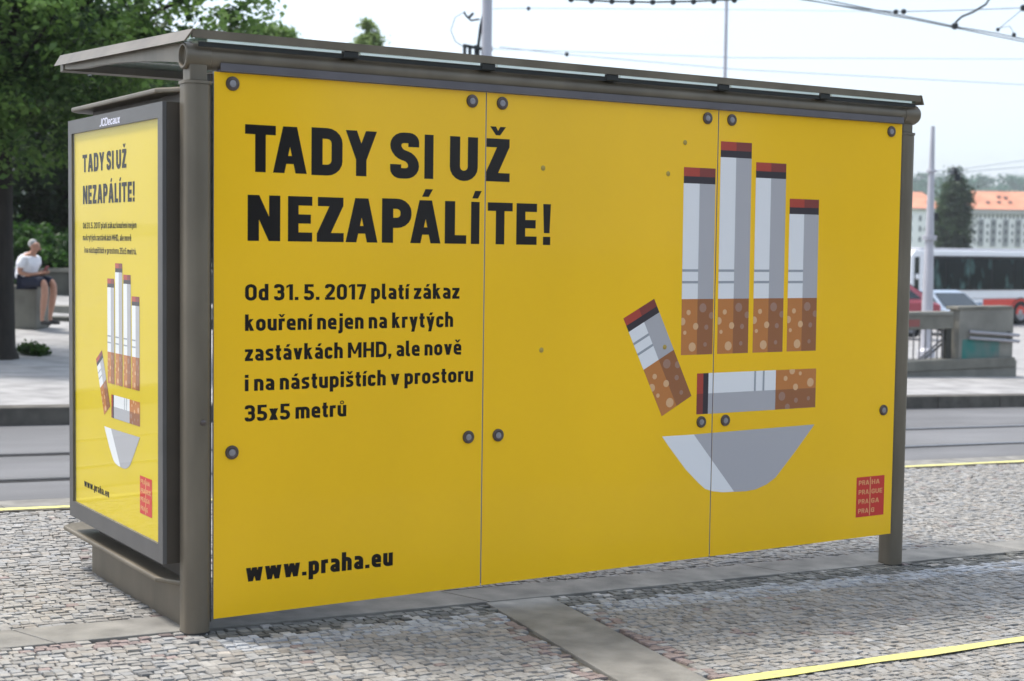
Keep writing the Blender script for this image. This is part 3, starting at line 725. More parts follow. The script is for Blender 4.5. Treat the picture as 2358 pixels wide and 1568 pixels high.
# ================================================================== TREES
M['bark'] = mat('dark_bark', (.016, .013, .010), .95, 0, .4, 12., .9, 30., stretch=(1, 1, .25))
M['leaf'] = mat('green_leaves', (1, 1, 1), .55, tint=True, trans=.5, spec=.4)
def leaves_mesh(name, lobes, n_cl, n_lf, size, cols, parent, clr=.42, up=.5, hollow=.55, pw=1.):
    V = []; C = []
    vol = np.array([l[3]*l[4]*l[5] for l in lobes]); pr = vol**pw; pr /= pr.sum()
    ccs = []
    while len(ccs) < n_cl:
        l = lobes[rng.choice(len(lobes), p=pr)]
        d = rng.normal(size=3); d /= np.linalg.norm(d); r_ = hollow+(1-hollow)*rng.random()**.6
        ccs.append(np.array(l[:3])+d*np.array(l[3:6])*r_)
    cc = np.array(ccs)
    sc_ = clr*(.6+.8*rng.random(n_cl)); tc_ = rng.random(n_cl)
    idx = np.repeat(np.arange(n_cl), n_lf); N = len(idx)
    p = cc[idx]+rng.normal(size=(N, 3))*sc_[idx][:, None]*np.array([.55, .55, .33])
    nrm = rng.normal(size=(N, 3)); nrm[:, 2] = np.abs(nrm[:, 2])+up; nrm /= np.linalg.norm(nrm, axis=1)[:, None]
    a = np.cross(nrm, rng.normal(size=(N, 3))); a /= np.linalg.norm(a, axis=1)[:, None]; b = np.cross(nrm, a)
    s_ = size*(.6+.8*rng.random(N))[:, None]
    fold = nrm*s_*.25
    q = np.stack([p-a*s_, p-b*s_*.62+fold, p+a*s_, p+b*s_*.62+fold], 1).reshape(-1, 3)
    me = bpy.data.meshes.new(name); me.vertices.add(4*N); me.vertices.foreach_set('co', q.astype(np.float32).ravel())
    me.loops.add(4*N); me.loops.foreach_set('vertex_index', np.arange(4*N, dtype=np.int32)); me.polygons.add(N)
    me.polygons.foreach_set('loop_start', np.arange(0, 4*N, 4, dtype=np.int32)); me.update(calc_edges=True)
    c0, c1 = np.array(cols[0]), np.array(cols[1]); m_ = (tc_[idx]**1.3*.75+rng.random(N)*.25)[:, None]
    col = np.concatenate([c0*(1-m_)+c1*m_, np.ones((N, 1))], 1)
    ca = me.color_attributes.new('tint', 'FLOAT_COLOR', 'CORNER'); ca.data.foreach_set('color', np.repeat(col, 4, 0).astype(np.float32).ravel())
    me.materials.append(M['leaf']); o = bpy.data.objects.new(name, me); COL.objects.link(o); o.parent = parent
    return o, cc
def tree(name, base, lobes, trunk_r, n_cl, n_lf, size, cols, label, group=None, cat='tree', limbs=10, clr=.42, fork=.45, part='crown', hollow=.55, lean=(0, 0), pw=1.):
    """base: world point; lobes relative to base"""
    root = empty(name, base); tag(root, label, cat, group)
    cr, cc = leaves_mesh(part, lobes, n_cl, n_lf, size, cols, root, clr, hollow=hollow, pw=pw)
    if trunk_r:
        tp = max(l[2] for l in lobes); mb = MB(); fh = tp*fork
        pts = [(0, 0, -.3), (0, 0, 0), (.02, 0, .15), (lean[0]*.5, lean[1]*.5, fh*.5), (lean[0], lean[1], fh), (lean[0]*1.3, lean[1]*1.2, tp)]
        mb.tube(pts, [trunk_r*1.5, trunk_r*1.35, trunk_r*1.08, trunk_r*.95, trunk_r*.8, trunk_r*.18], 12)
        mb.build('trunk', M['bark'], root, smooth=True)
        for k in range(limbs):
            hi_ = cc[cc[:, 2] > np.percentile(cc[:, 2], 45)]; t_ = hi_[rng.integers(len(hi_))]; s0 = np.array([lean[0], lean[1], fh*random.uniform(.8, 1.25)]); mid = (s0+t_)/2+np.array([random.uniform(-.2, .2), random.uniform(-.2, .2), .25])
            mb = MB(); r0 = trunk_r*random.uniform(.22, .4); mb.tube([s0, s0*.6+mid*.4, mid, t_], [r0, r0*.8, r0*.55, r0*.12], 7)
            mb.build('limb', M['bark'], root, smooth=True)
    return root
def b3(px_, py_, Z, z=None):
    q = at(px_, py_, Z); 
    if z is not None: q[2] = z
    return Vector(q)
RH = Vector((math.cos(YAW), -math.sin(YAW), 0)); FH = Vector((math.sin(YAW), math.cos(YAW), 0))
def lobe(base, px_, py_, Z, rx, rz_, ry=None):
    q = at(px_, py_, Z)-np.array(base); return (q[0], q[1], q[2], rx, ry or rx, rz_)
LG = ((.008, .032, .012), (.22, .38, .085))
DG = ((.006, .018, .006), (.030, .065, .018))
q = at(-22, 830, 21.); bA = (q[0], q[1], T(q[0], q[1])-.02)
tree('lime_tree', bA, [lobe(bA, 60, 60, 21, 2.3, 1.9), lobe(bA, 330, -60, 20.5, 1.7, 1.35), lobe(bA, 60, 270, 20.6, 1.4, .75), lobe(bA, 260, 150, 20.5, 1.2, .65), lobe(bA, 480, 20, 20.5, .75, .55), lobe(bA, -200, 0, 21, 2.4, 2.4)],
     .30, 470, 95, .056, LG, 'big leafy tree with thick dark trunk at the left edge, beyond the tracks', limbs=13, clr=.30, fork=.52, lean=(.1, .1))
cols_b = [DG, ((.012, .036, .010), (.05, .11, .02)), DG, DG]
for i, (px_, Z, top, hw, lab) in enumerate(((-60, 41, 7.5, 2.6, 'dark dense tree behind the parapet, partly hidden by the trunk at the left edge'), (170, 43, 8.2, 2.9, 'dark dense tree rising behind the seated man and the left end of the advert case'), (400, 44, 7.2, 2.7, 'dark dense tree seen between the side advert case and the shelter roof'), (560, 48, 7.6, 2.4, 'dark tree mostly hidden behind the shelter roof left of the sky'))):
    q = at(px_, 700, Z); b_ = (q[0], q[1], T(q[0], q[1]))
    tree('broadleaf_tree', b_, [(0, 0, top*.52, hw, hw, top*.52), (.8, 0, top*.3, hw*.9, hw*.9, top*.30), (-.9, .2, top*.72, hw*.7, hw*.7, top*.25)], .24, 230, 60, .115, cols_b[i], lab, 'dark trees behind the parapet', limbs=5, clr=.75, fork=.4, hollow=.5)
for x_, y_, lab in ((5.6, -23, 'unseen tall tree added behind the photographer to mirror darkly in the left of the yellow wall'), (29, -23, 'unseen tall tree added behind the photographer to mirror darkly at the right of the yellow wall')):
    tree('broadleaf_tree', (x_, y_, gz(x_)), [(0, 0, 5.2, 5.2, 3.5, 4.2), (-2.5, 0, 8, 4, 3, 3.2), (1.5, 0, 3.2, 4, 3, 2.4)], .3, 260, 60, .17, DG, lab, limbs=5, clr=1.0, fork=.3, hollow=.3)  # added out of view: their reflection darkens both ends of the yellow wall
# lighter bush behind the parapet, next to the man
for px_, Z, hw, hh, lab in ((62, 36.5, .85, .75, 'bright green bush just behind the seated man'), (140, 37.2, .8, .62, 'bright green bush to the right of the seated man, above the parapet'), (-30, 37, .9, .9, 'bright green bush behind the trunk at the left edge')):
    q = at(px_, 620, Z); z0_ = T(q[0], q[1]); b_ = (q[0], q[1], z0_)
    tree('bush', b_, [(0, 0, .9, hw, hw, hh)], .05, 60, 60, .075, ((.015, .05, .010), (.06, .14, .025)), lab, 'bushes behind the parapet', 'bush', limbs=4, clr=.3, part='foliage', hollow=.3)
q = at(74, 828, 21.6); b_ = (q[0], q[1], T(q[0], q[1]))
tg = empty('grass_tuft', b_); tag(tg, 'low tuft of weeds growing at the foot of the big trunk', 'weeds')
leaves_mesh('blades', [(0, 0, .05, .19, .12, .09)], 26, 28, .035, ((.02, .05, .01), (.06, .13, .02)), tg, .09, up=0)
# tops above the roof
for px_, py_, Z, hw, top, cols, nm, lab in ((845, 42, 58, 1.2, None, ((.13, .20, .06), (.30, .40, .14)), 'spruce_tree', 'pale green pointed tree top peeking over the shelter roof'), (625, 58, 45, .8, None, ((.10, .18, .04), (.22, .34, .10)), 'maple_tree', 'light green twigs of a tree over the roof, right of the big tree')):
    q = at(px_, py_, Z); g0 = T(q[0], q[1]); H = q[2]-g0; b_ = (q[0], q[1], g0)
    lb_ = [(0, 0, H-hw*.25, hw*.12, hw*.12, hw*.3), (0, 0, H-hw*.75, hw*.42, hw*.42, hw*.4), (0, 0, H-hw*1.3, hw*.8, hw*.8, hw*.4), (0, 0, H-hw*1.9, hw*1.15, hw*1.15, hw*.6), (0, 0, H-hw*3.2, hw*1.5, hw*1.5, hw*1.3)]
    if nm == 'maple_tree': lb_ = [(0, 0, H-hw*.6, hw*.9, hw*.9, hw*.5), (-.7, 0, H-hw*1.2, hw*1.3, hw*1.3, hw*.9), (.2, 0, H-hw*2.4, hw*1.7, hw*1.7, hw*1.2)]
    tree(nm, b_, lb_, .16, 330, 60, .085, cols, lab, limbs=5, clr=.26, part='crown', hollow=.1, pw=.45)

# ================================================================== LEFT BACKGROUND: man, block, steps, parapet
M['stone'] = mat('weathered_stone', (.16, .155, .13), .9, 0, .25, 2.5, .6, 30., detail=8.)
M['stoned'] = mat('dark_mossy_stone', (.065, .065, .055), .95, 0, .35, 1.5, .6, 25., detail=8.)
M['concrete'] = mat('grey_concrete', (.20, .195, .17), .9, 0, .22, 2.2, .4, 40., detail=8.)
def lbox(root_loc, name, x0, y0, z0, x1, y1, z1, m, parent, bevel=.01):
    mb = MB(); mb.box(x0, y0, z0, x1, y1, z1); return mb.build(name, m, parent, bevel=bevel)
def vroot(name, px_, Z, label, cat, group=None, z=None):
    q = at(px_, 700, Z); r_ = empty(name, (q[0], q[1], T(q[0], q[1]) if z is None else z), -YAW); return tag(r_, label, cat, group)
ZM = 25.; pm = FPX/ZM
rt_ = vroot('stone_block', 67, ZM+.15, 'low grey stone block that the man is sitting on', 'stone block')
q = at(67, 746, ZM); BZ = q[2]; rt_.location.z = BZ
lbox(0, 'block', -.21, -.3, -.08, .21, .45, .60, M['stone'], rt_, .02); lbox(0, 'cap_stone', -.225, -.32, .601, .225, .47, .635, M['stone'], rt_, .01)
# low steps to the right of the man
for px_, Z, h_, d_, m_, lab in ((260, 27.2, .07, .5, 'stoned', 'dark low step edge on the square right of the man'), (262, 29.5, .15, .5, 'concrete', 'low grey concrete bench edge in front of the parapet')):
    r_ = vroot('stone_step', px_, Z, lab, 'step'); yy = {27.2: 738, 29.5: 721}[Z]; r_.location.z = at(px_, yy+3, Z)[2]
    for k in range(3): lbox(0, 'step_stone', -1.3+k*1.35, 0, -.3, -1.3+k*1.35+1.34, d_, h_, M[m_], r_, .01)
r_ = vroot('stone_parapet', 150, 36., 'long dark stone parapet wall with a pale coping behind the seated man', 'wall')
r_.location.z = at(150, 668, 36)[2]
lbox(0, 'wall', -6, 0, -.6, 5, .35, .42, M['stoned'], r_, .01)
for k in range(8): lbox(0, 'coping_stone', -6+k*1.4, -.05, .422, -6+k*1.4+1.38, .4, .515, M['stone'], r_, .01)
for k in range(7): lbox(0, 'pier', -5.5+k*1.6, -.03, -.6, -5.5+k*1.6+.16, -.001, .42, M['stone'], r_, .004)

# ---- the man
M['skin'] = mat('skin', (.42, .22, .15), .55, 0, .08, 20.); M['shirt'] = mat('white_cotton', (.72, .73, .78), .85, 0, .05, 12., .2, 30.)
M['navy'] = mat('navy_cotton', (.012, .016, .035), .9, 0, .2, 10.); M['hair'] = mat('grey_hair', (.42, .42, .42), .9, 0, .2, 60.)
M['shoe'] = mat('dark_shoes', (.025, .022, .022), .7); M['phone'] = mat('dark_red_case', (.18, .03, .03), .5)
def skin(name, verts, edges, parent, m, root=0, sub=2):
    me = bpy.data.meshes.new(name); me.from_pydata([v[:3] for v in verts], edges, [])
    o = bpy.data.objects.new(name, me); COL.objects.link(o)
    md = o.modifiers.new('skin', 'SKIN'); md.use_smooth_shade = True
    for i, v in enumerate(verts):
        rr = v[3] if hasattr(v[3], '__len__') else (v[3], v[3]); me.skin_vertices[0].data[i].radius = rr; me.skin_vertices[0].data[i].use_root = (i == root)
    sb = o.modifiers.new('sub', 'SUBSURF'); sb.levels = sub; sb.render_levels = sub
    bpy.context.view_layer.update(); dg = bpy.context.evaluated_depsgraph_get(); ev = bpy.data.meshes.new_from_object(o.evaluated_get(dg)); 
    o2 = bpy.data.objects.new(name, ev); ev.name = name; COL.objects.link(o2); bpy.data.objects.remove(o); o2.name = name
    ev.materials.clear(); ev.materials.append(m); ev.polygons.foreach_set('use_smooth', [True]*len(ev.polygons)); o2.parent = parent
    return o2
q = at(60, 746, ZM-.15)
man = empty('person', (q[0], q[1], BZ), -YAW-.25); tag(man, 'grey-haired man in white t-shirt and navy shorts sitting on a stone block', 'person')
V = []; E = []
def chain(pts, start=None):
    i0 = start
    for p in pts:
        V.append(p); j = len(V)-1
        if i0 is not None: E.append((i0, j))
        i0 = j
    return i0
pel = chain([(0, 0, .735, (.15, .125))]); ch1 = chain([(.02, 0, .87, (.14, .11)), (.05, 0, 1.02, (.155, .115)), (.085, 0, 1.10, (.13, .10))], pel)
nk = chain([(.125, 0, 1.165, .055), (.155, 0, 1.20, .052)], ch1)
hd = chain([(.175, 0, 1.245, (.078, .085)), (.175, 0, 1.30, (.078, .09)), (.165, 0, 1.335, (.06, .065))], nk)
for s_ in (-1, 1):
    sh = chain([(.06, s_*.15, 1.085, .062)], ch1); el = chain([(.04, s_*.20, .97, .05), (.02, s_*.22, .85, .042)], sh)
    wr = chain([(.14, s_*.16, .815, .036), (.25, s_*.09, .825, .026)], el); pa = chain([(.31, s_*.065, .835, (.034, .018))], wr)
    for f in range(4):
        yy = s_*(.045+.017*f); chain([(.355, yy, .845, .0095), (.385, yy*.8, .862, .0085), (.392, yy*.6, .885, .0075)], pa)
    chain([(.30, s_*.045, .862, .011), (.325, s_*.025, .885, .009)], wr)
    hp = chain([(.07, s_*.09, .70, .088), (.22, s_*.115, .715, .078), (.37, s_*.13, .715, .062)], pel)
    kn = chain([(.425, s_*.13, .665, .058)], hp); an = chain([(.425, s_*.13, .50, .060), (.40, s_*.125, .34, .056), (.375, s_*.12, .18, .036), (.365, s_*.12, .09, .031)], kn)
    chain([(.40, s_*.12, .045, (.035, .03)), (.50, s_*.13, .03, (.038, .022))], an)
skin('body', V, E, man, M['skin'])
V = []; E = []
pel = chain([(-.01, 0, .70, (.20, .18))]); c_ = chain([(.005, 0, .82, (.20, .175)), (.03, 0, .95, (.205, .17)), (.055, 0, 1.05, (.20, .16)), (.085, 0, 1.12, (.16, .13)), (.11, 0, 1.155, (.085, .08))], pel)
for s_ in (-1, 1): chain([(.065, s_*.17, 1.075, .095), (.045, s_*.21, .98, .085), (.036, s_*.218, .92, .08)], 3)
skin('shirt', V, E, man, M['shirt'])
V = []; E = []
pel = chain([(-.01, 0, .73, (.165, .125))])
for s_ in (-1, 1): chain([(.07, s_*.085, .705, .10), (.22, s_*.115, .715, .095), (.34, s_*.13, .71, .094), (.405, s_*.13, .688, .086)], pel)
skin('shorts', V, E, man, M['navy'])
for s_ in (-1, 1):
    V = []; E = []; chain([(.345, s_*.12, .05, (.048, .045)), (.41, s_*.122, .042, (.045, .04)), (.50, s_*.13, .032, (.046, .03)), (.545, s_*.133, .028, (.03, .02))])
    skin('shoe', V, E, man, M['shoe'])
V = []; E = []; chain([(.120, 0, 1.255, (.07, .05)), (.122, 0, 1.31, (.085, .075)), (.140, 0, 1.352, (.086, .068)), (.175, 0, 1.375, (.062, .035))]); skin('hair', V, E, man, M['hair'])
hb_ = MB()
hb_.lathe([(0, .0), (.012, .006), (.014, .02), (.0, .03)], (.262, 0, 1.235), 0, 8); hb_.build('nose', M['skin'], man, smooth=True)
for s_ in (-1, 1):
    mb = MB(); mb.lathe([(0, -.01), (.022, -.006), (.026, .004), (0, .01)], (.165, s_*.082, 1.27), 1, 10); mb.build('ear', M['skin'], man, smooth=True)
    mb = MB(); mb.lathe([(0, -.005), (.009, 0), (0, .005)], (.247, s_*.03, 1.272), 0, 8); mb.build('eye', M['shoe'], man, smooth=True)
mb = MB(); mb.box(.247, -.022, 1.206, .252, .022, 1.212); mb.build('mouth', M['phone'], man)
mb = MB(); mb.hexa([(.33, -.035, .875), (.35, -.035, .865), (.35, .035, .865), (.33, .035, .875)], [(.39, -.035, .965), (.41, -.035, .955), (.41, .035, .955), (.39, .035, .965)])
ph = mb.build('phone', M['phone'], None, bevel=.004); ph.matrix_world = Matrix.Translation(man.location) @ Matrix.Rotation(man.rotation_euler.z, 4, 'Z')
tag(ph, 'small dark red object held in both hands of the seated man', 'phone')
bgp = vroot('backpack', 42, ZM+.25, 'small dark bag on the stone block behind the seated man', 'bag'); bgp.location.z = BZ+.636
V = []; E = []; chain([(0, 0, .07, (.11, .08)), (0, 0, .20, (.12, .085)), (.0, 0, .30, (.08, .06))]); skin('bag_body', V, E, bgp, M['navy'])
mb = MB(); mb.tube([(-.03, -.08, .30), (-.03, -.10, .37), (.03, -.10, .37), (.03, -.08, .30)], .008, 6); mb.build('handle', M['navy'], bgp)

# ================================================================== RIGHT BACKGROUND: stair enclosure, vehicles, poles
def yq(px_, py_, yv): return onp(px_, py_, 1, yv)
YP = 12.45
SE = empty('stair_enclosure', (0, 0, 0)); tag(SE, 'grey concrete parapet of subway steps with railings and green graffiti, right of the shelter', 'parapet')
M['graf'] = mat('concrete_with_green_graffiti', (.17, .165, .155), .9, 0, 0, 2.6, .4, 30., col2=(.035, .17, .15), detail=1.2)
def ebox(name, pa, pb, dy0, dy1, m, parent, bevel=.012):
    a, b = yq(*pa, YP+dy0), yq(*pb, YP+dy0); mb = MB()
    mb.box(min(a[0], b[0]), YP+dy0, min(a[2], b[2]), max(a[0], b[0]), YP+dy1, max(a[2], b[2])); return mb.build(name, m, parent, bevel=bevel)
ebox('plinth', (1960, 845), (2340, 880), 0, .42, M['concrete'], SE)
ebox('plinth_edge', (1960, 838), (2337, 844.6), -.03, .44, M['stone'], SE)
blk = ebox('end_block', (2211, 712), (2331, 837.5), .06, .30, M['concrete'], SE)
ebox('graffiti_panel', (2216, 782), (2300, 829), .056, .0595, M['graf'], blk, 0)
ebox('cap_stone', (2207, 706), (2333, 711.5), .04, .33, M['stone'], SE)
ebox('top_beam', (1960, 726), (2196, 757), .12, .30, M['stone'], SE)
ebox('beam_coping', (1960, 721), (2196, 725.5), .10, .33, M['concrete'], SE)
ebox('red_scuff', (2090, 736), (2118, 752), .116, .1195, mat('red_scuff', (.25, .09, .08), .9), SE, 0)
for px_ in (2091+13.6*k for k in range(7)):
    a, b = yq(px_, 756, YP+.2), yq(px_-2, 829, YP+.2); mb = MB(); mb.tube([(a[0], YP+.2, a[2]), (a[0], YP+.2, b[2])], .013, 6); mb.build('bar', M['railsteel'], SE)
a, b = yq(1960, 829, YP+.2), yq(2185, 829, YP+.2); mb = MB(); mb.tube([(a[0], YP+.2, a[2]), (b[0], YP+.2, b[2])], .015, 6); mb.build('bottom_rail', M['railsteel'], SE)
for d_ in (0, 9):
    a, b = yq(2088+d_, 852, YP+.34), yq(2186+d_*.3, 766+d_, YP+.34); mb = MB(); mb.tube([(a[0], YP+.34, a[2]), (b[0], YP+.34, b[2])], .022, 8); mb.build('stair_handrail', M['railsteel'], SE, smooth=True)
ebox('gate_post', (2180, 757), (2190, 837), .15, .27, M['stoned'], SE)
M['handrail'] = mat('worn_handrail', (.32, .31, .33), .4, .5)
for d_ in (0, 14):
    a, b = yq(2232, 764+d_, YP+.02), yq(2346, 772+d_, YP+.02); mb = MB(); mb.tube([(a[0], YP+.02, a[2]), (b[0], YP+.02, b[2])], .03, 8); hr = mb.build('handrail', M['handrail'], SE, smooth=True)
    for px_ in (2236, 2322):
        a = yq(px_, 765+d_, YP+.05); mb = MB(); mb.tube([(a[0], YP+.02, a[2]), (a[0], YP+.12, a[2])], .012, 6); mb.build('bracket', M['railsteel'], hr)

M['polep'] = mat('pale_grey_pole_paint', (.42, .42, .46), .5, .1, .08, 2.); M['dkmetal'] = mat('dark_fittings', (.03, .035, .038), .5, .5)
def pole(name, px_, pybot, Z, pytop, w_bot, w_top, label, grp=None, mats='polep'):
    b = at(px_, pybot, Z); t = at(px_, pytop, Z); g0 = T(b[0], b[1]); r_ = empty(name, (b[0], b[1], g0)); tag(r_, label, 'pole', grp)
    H = t[2]-g0; mb = MB(); k = Z/FPX/2
    mb.tube([(0, 0, -.3), (0, 0, H*.25), (0, 0, H*.62), (0, 0, H)], [w_bot*k, w_bot*k, (w_bot*.55+w_top*.45)*k, w_top*k], 16); mb.build('shaft', M[mats], r_, smooth=True)
    mb = MB(); mb.lathe([(w_bot*k*1.6, 0), (w_bot*k*1.6, .25), (w_bot*k*1.1, .32)], (0, 0, 0), 2, 16); mb.build('base_sleeve', M[mats], r_, smooth=True)
    return r_, H
pr_, H = pole('lamp_pole', 2134, 760, 31, 293, 25, 9, 'slim pale grey tapered pole standing between the shelter and the white bus')
k = 31/FPX
def zrel(px_, py_, Z, r_): return at(px_, py_, Z)[2]-r_.location.z
for py_, w__ in ((545, 13), (395, 9), (550, 12.6)):
    z = zrel(2134, py_, 31, pr_); mb = MB(); mb.lathe([(w__*k*1.02, z-.03), (w__*k*1.25, z-.025), (w__*k*1.25, z+.025), (w__*k*1.02, z+.03)], (0, 0, 0), 2, 14); mb.build('clamp_band', M['polep'], pr_, smooth=True)
mb = MB(); z = zrel(2134, 497, 31, pr_)-.0; mb.box(.09, -.04, z-.09, .20, .04, z+.06); mb.build('bracket_box', M['dkmetal'], pr_, bevel=.01)
p1, H = pole('tram_mast', 1116, 480, 27, -260, 27, 22, 'grey tram mast with a black cable rising behind the middle of the shelter roof')
k = 27/FPX
z0_ = zrel(1116, 150, 27, p1)
def loc(px_, py_, Z, r_): v = Vector(at(px_, py_, Z))-r_.location; return tuple(v)
mb = MB(); mb.tube([loc(1101, 140, 26.85, p1), loc(1102, 100, 26.85, p1), loc(1107, 60, 26.8, p1), loc(1117, 20, 26.75, p1), loc(1126, -10, 26.8, p1), loc(1130, -60, 26.8, p1)], .028, 8); mb.build('cable', M['dkmetal'], p1, smooth=True)
mb = MB(); mb.tube([loc(1104, 44, 26.9, p1), loc(1085, 47, 26.9, p1), loc(1075, 38, 26.9, p1), loc(1068, 28, 26.9, p1)], .018, 6); hk = mb.build('hook_arm', M['dkmetal'], p1, smooth=True)
mb = MB(); mb.tube([loc(1078, 42, 26.9, p1), loc(1090, 30, 26.9, p1)], .025, 6); mb.build('insulator', M['dkmetal'], hk)
mb = MB(); mb.tube([loc(1072, 26, 26.9, p1), loc(1048, 40, 26.9, p1), loc(1038, 70, 26.9, p1), loc(1048, 95, 26.9, p1), loc(1068, 108, 26.9, p1)], .007, 5); mb.build('thin_wire', M['dkmetal'], p1)
for px_ in (1070, 1082, 1096):
    mb = MB(); mb.tube([loc(px_, 104, 26.8, p1), loc(px_, 150, 26.8, p1)], .032, 8); mb.build('insulator', M['dkmetal'], p1, smooth=True)
mb = MB(); mb.tube([loc(1066, 104, 26.8, p1), loc(1128, 116, 26.8, p1)], .03, 6); mb.build('cross_bracket', M['dkmetal'], p1)
for py_ in (112, 134):
    mb = MB(); mb.tube([loc(1126, py_, 26.9, p1), loc(1134, py_, 26.9, p1)], .045, 6); mb.build('wire_eye', M['dkmetal'], p1)
pole('lamp_pole', 1664, 420, 47, -160, 9, 8, 'thin distant pale pole above the roof, right of the middle')

# wires of the tramway
def wire(pts, rad, label, extra=None, name='overhead_wire', m='dkmetal', grp='overhead tram wires'):
    P = [Vector(at(*p)) for p in pts]; r_ = empty(name, tuple(P[0])); tag(r_, label, 'wire', grp)
    mb = MB(); mb.tube([p-P[0] for p in P], rad, 5); mb.build('strand', M[m], r_)
    for e in (extra or []):
        c = Vector(at(*e[:3]))-P[0]; mb = MB(); s_ = e[3]; mb.lathe([(0, -s_*1.2), (s_, -s_*.7), (s_, s_*.7), (0, s_*1.2)], tuple(c), 2, 8); mb.build('insulator', M['dkmetal'], r_, smooth=True)
    return r_
M['wirem'] = mat('pale_wire', (.26, .29, .34), .5, .4)
wire([(1500, -66, 23), (1840, -4, 25), (2100, 44, 27.5), (2200, 64, 28.3), (2358, 96, 30), (2600, 140, 33)], .011, 'lower contact wire sloping down across the top right sky')
wire([(1600, -55, 24), (1873, -6, 25.4), (2100, 40, 27.6), (2205, 62, 28.4), (2290, 76, 29), (2358, 90, 30), (2600, 128, 33)], .011, 'upper contact wire beside the lowest one at the top right', [(2298, 68, 29, .035), (2335, 80, 29.8, .04)])
wire([(1840, -2, 25), (2000, 22, 26.6), (2062, 27, 27), (2200, 24, 28), (2360, 18, 29), (2500, 12, 30)], .008, 'thin level span wire with two insulators at the top right', [(2063, 27, 27, .04), (2081, 26.5, 27.1, .045), (2357, 18, 29, .06)])
wire([(2268, -30, 27.9), (2280, -6, 28), (2270, 10, 28.1), (2240, 28, 28.2), (2215, 38, 28.3), (2202, 50, 28.3), (2199, 63, 28.3)], .022, 'thick curved black feeder cable hanging to the contact wire at the top right', [(2199, 60, 28.3, .06)], 'feeder_cable')
wire([(2356, 20, 29), (2305, 62, 29), (2300, 66, 29)], .008, 'short slanted bridle wire at the right edge of the sky')
wire([(2300, 65, 29), (2325, 60, 29.2), (2336, 78, 29.6)], .006, 'tiny bridle wire between two black clamps at the top right')
wire([(1150, 108, 30), (1300, 125, 31), (1700, 160, 33), (2358, 195, 37), (2600, 210, 39)], .008, 'lowest very faint wire crossing the sky above the roof', [(1305, 125, 30.6, .04)], m='wirem')
wire([(1130, 112, 34), (1700, 133, 36), (2358, 136, 40), (2600, 137, 42)], .008, 'faint level wire crossing the sky above the roof end', m='wirem')
wire([(1135, 20, 27), (1220, 19, 28), (1700, 22, 33), (2062, 27, 36)], .006, 'faint high wire running right from the tram mast', [(1217, 19.5, 28, .035)], m='wirem')
wire([(1240, -14, 19), (1310, -2, 19), (1400, 3, 19), (1500, 5, 19), (1600, 3, 19), (1690, -1, 19), (1800, -12, 19)], .012, 'dark wire with a row of beads touching the top edge of the sky',
     [(1315+47*k, (-1, 2, 3.4, 4.5, 5, 4.8, 4, 2.6, .5)[k], 19, .032) for k in range(9)], 'beaded_wire')

wire([(1990, 452, 40), (2137, 405, 33), (2196, 398, 40), (2500, 372, 52)], .010, 'thin pale wire passing the pale pole in front of the wooded hill', m='wirem')
wire([(2137, 394, 31.2), (2196, 392, 40), (2500, 350, 52)], .008, 'upper thin wire from the pale pole to the lanterns above the columnar tree', m='wirem')
lr = Vector(at(2197, 391, 40)); ln = empty('street_lantern', tuple(lr), -YAW); tag(ln, 'small dark twin lanterns hanging from a wire over the columnar tree', 'lantern')
for dx, dz, sz in ((0, -.02, .11), (.10, -.20, .09)):
    mb = MB(); mb.lathe([(0, .10), (sz*.6, .08), (sz, -.02), (sz*.8, -.10), (0, -.11)], (dx, 0, dz), 2, 12); mb.build('lamp_head', M['dkmetal'], ln, smooth=True)
# ---- bus
M['white'] = mat('white_body_paint', (.74, .75, .77), .35, 0, .03, 1., coat=.4); M['busred'] = mat('red_body_paint', (.62, .035, .02), .35, coat=.4)
M['dglass'] = mat('dark_window_glass', (.012, .02, .025), .06, spec=.8, var=.0); M['rubber'] = mat('black_rubber', (.015, .015, .015), .8); M['alloy'] = mat('grey_wheel', (.35, .35, .36), .4, .5)
M['seat'] = mat('bus_window_interior', (.004, .008, .013), .12, 0, 0, 1.3, col2=(.10, .19, .18), spec=.35, detail=3., stretch=(1.6, 1, .8), nr=(.56, .80))
ZBUS = 57.; q = at(2094, 700, ZBUS); bg0 = -1.25 
BUS = empty('bus', (q[0], q[1], bg0), 0); tag(BUS, 'long white city bus with dark windows and a red lower stripe, behind the parked cars', 'bus')
def bz(py_, px_=2250): return onp(px_, py_, 1, q[1])[2]-bg0
yb = 0; L_ = 13.; zt = bz(577); zw1, zw0 = bz(590), bz(668); zr = bz(689)
mb = MB(); mb.prism([(0, .35), (L_, .35), (L_, zr), (0, zr)], 1, 0, 2.5); mb.build('lower_body', M['white'], BUS, bevel=.06)
mb = MB(); mb.prism([(0, zr+.002), (L_, zr+.002), (L_, zt-.1), (L_-.15, zt), (.25, zt), (.05, zt-.2)], 1, .002, 2.498); mb.build('upper_body', M['white'], BUS, bevel=.05)
mb = MB(); mb.box(.9, .4, zt+.002, L_-1, 2.1, zt+.08); mb.build('roof_unit', M['polep'], BUS, bevel=.05)
mb = MB(); x_r = onp(2264, 696, 1, q[1])[0]-q[0]; mb.box(x_r, -.02, .42, L_-.01, -.001, zr); mb.build('red_stripe', M['busred'], BUS)
mb = MB(); mb.box(.75, -.02, zw0, L_-.1, .0, zw1); wb_ = mb.build('window_band', M['rubber'], BUS)
x = .80; ww = [1.15, 1.3, 1.3, 1.3, 1.3, 1.3, 1.3, 1.3]
for wv in ww:
    if x+wv > L_-.1: break
    mb = MB(); mb.box(x, -.028, zw0+.04, x+wv-.06, -.021, zw1-.12); mb.build('window_pane', M['seat'], BUS); x += wv
mb = MB(); mb.box(.22, -.02, zw0-.75, .46, -.001, zw1-.05); mb.build('door_glass', M['dglass'], BUS)
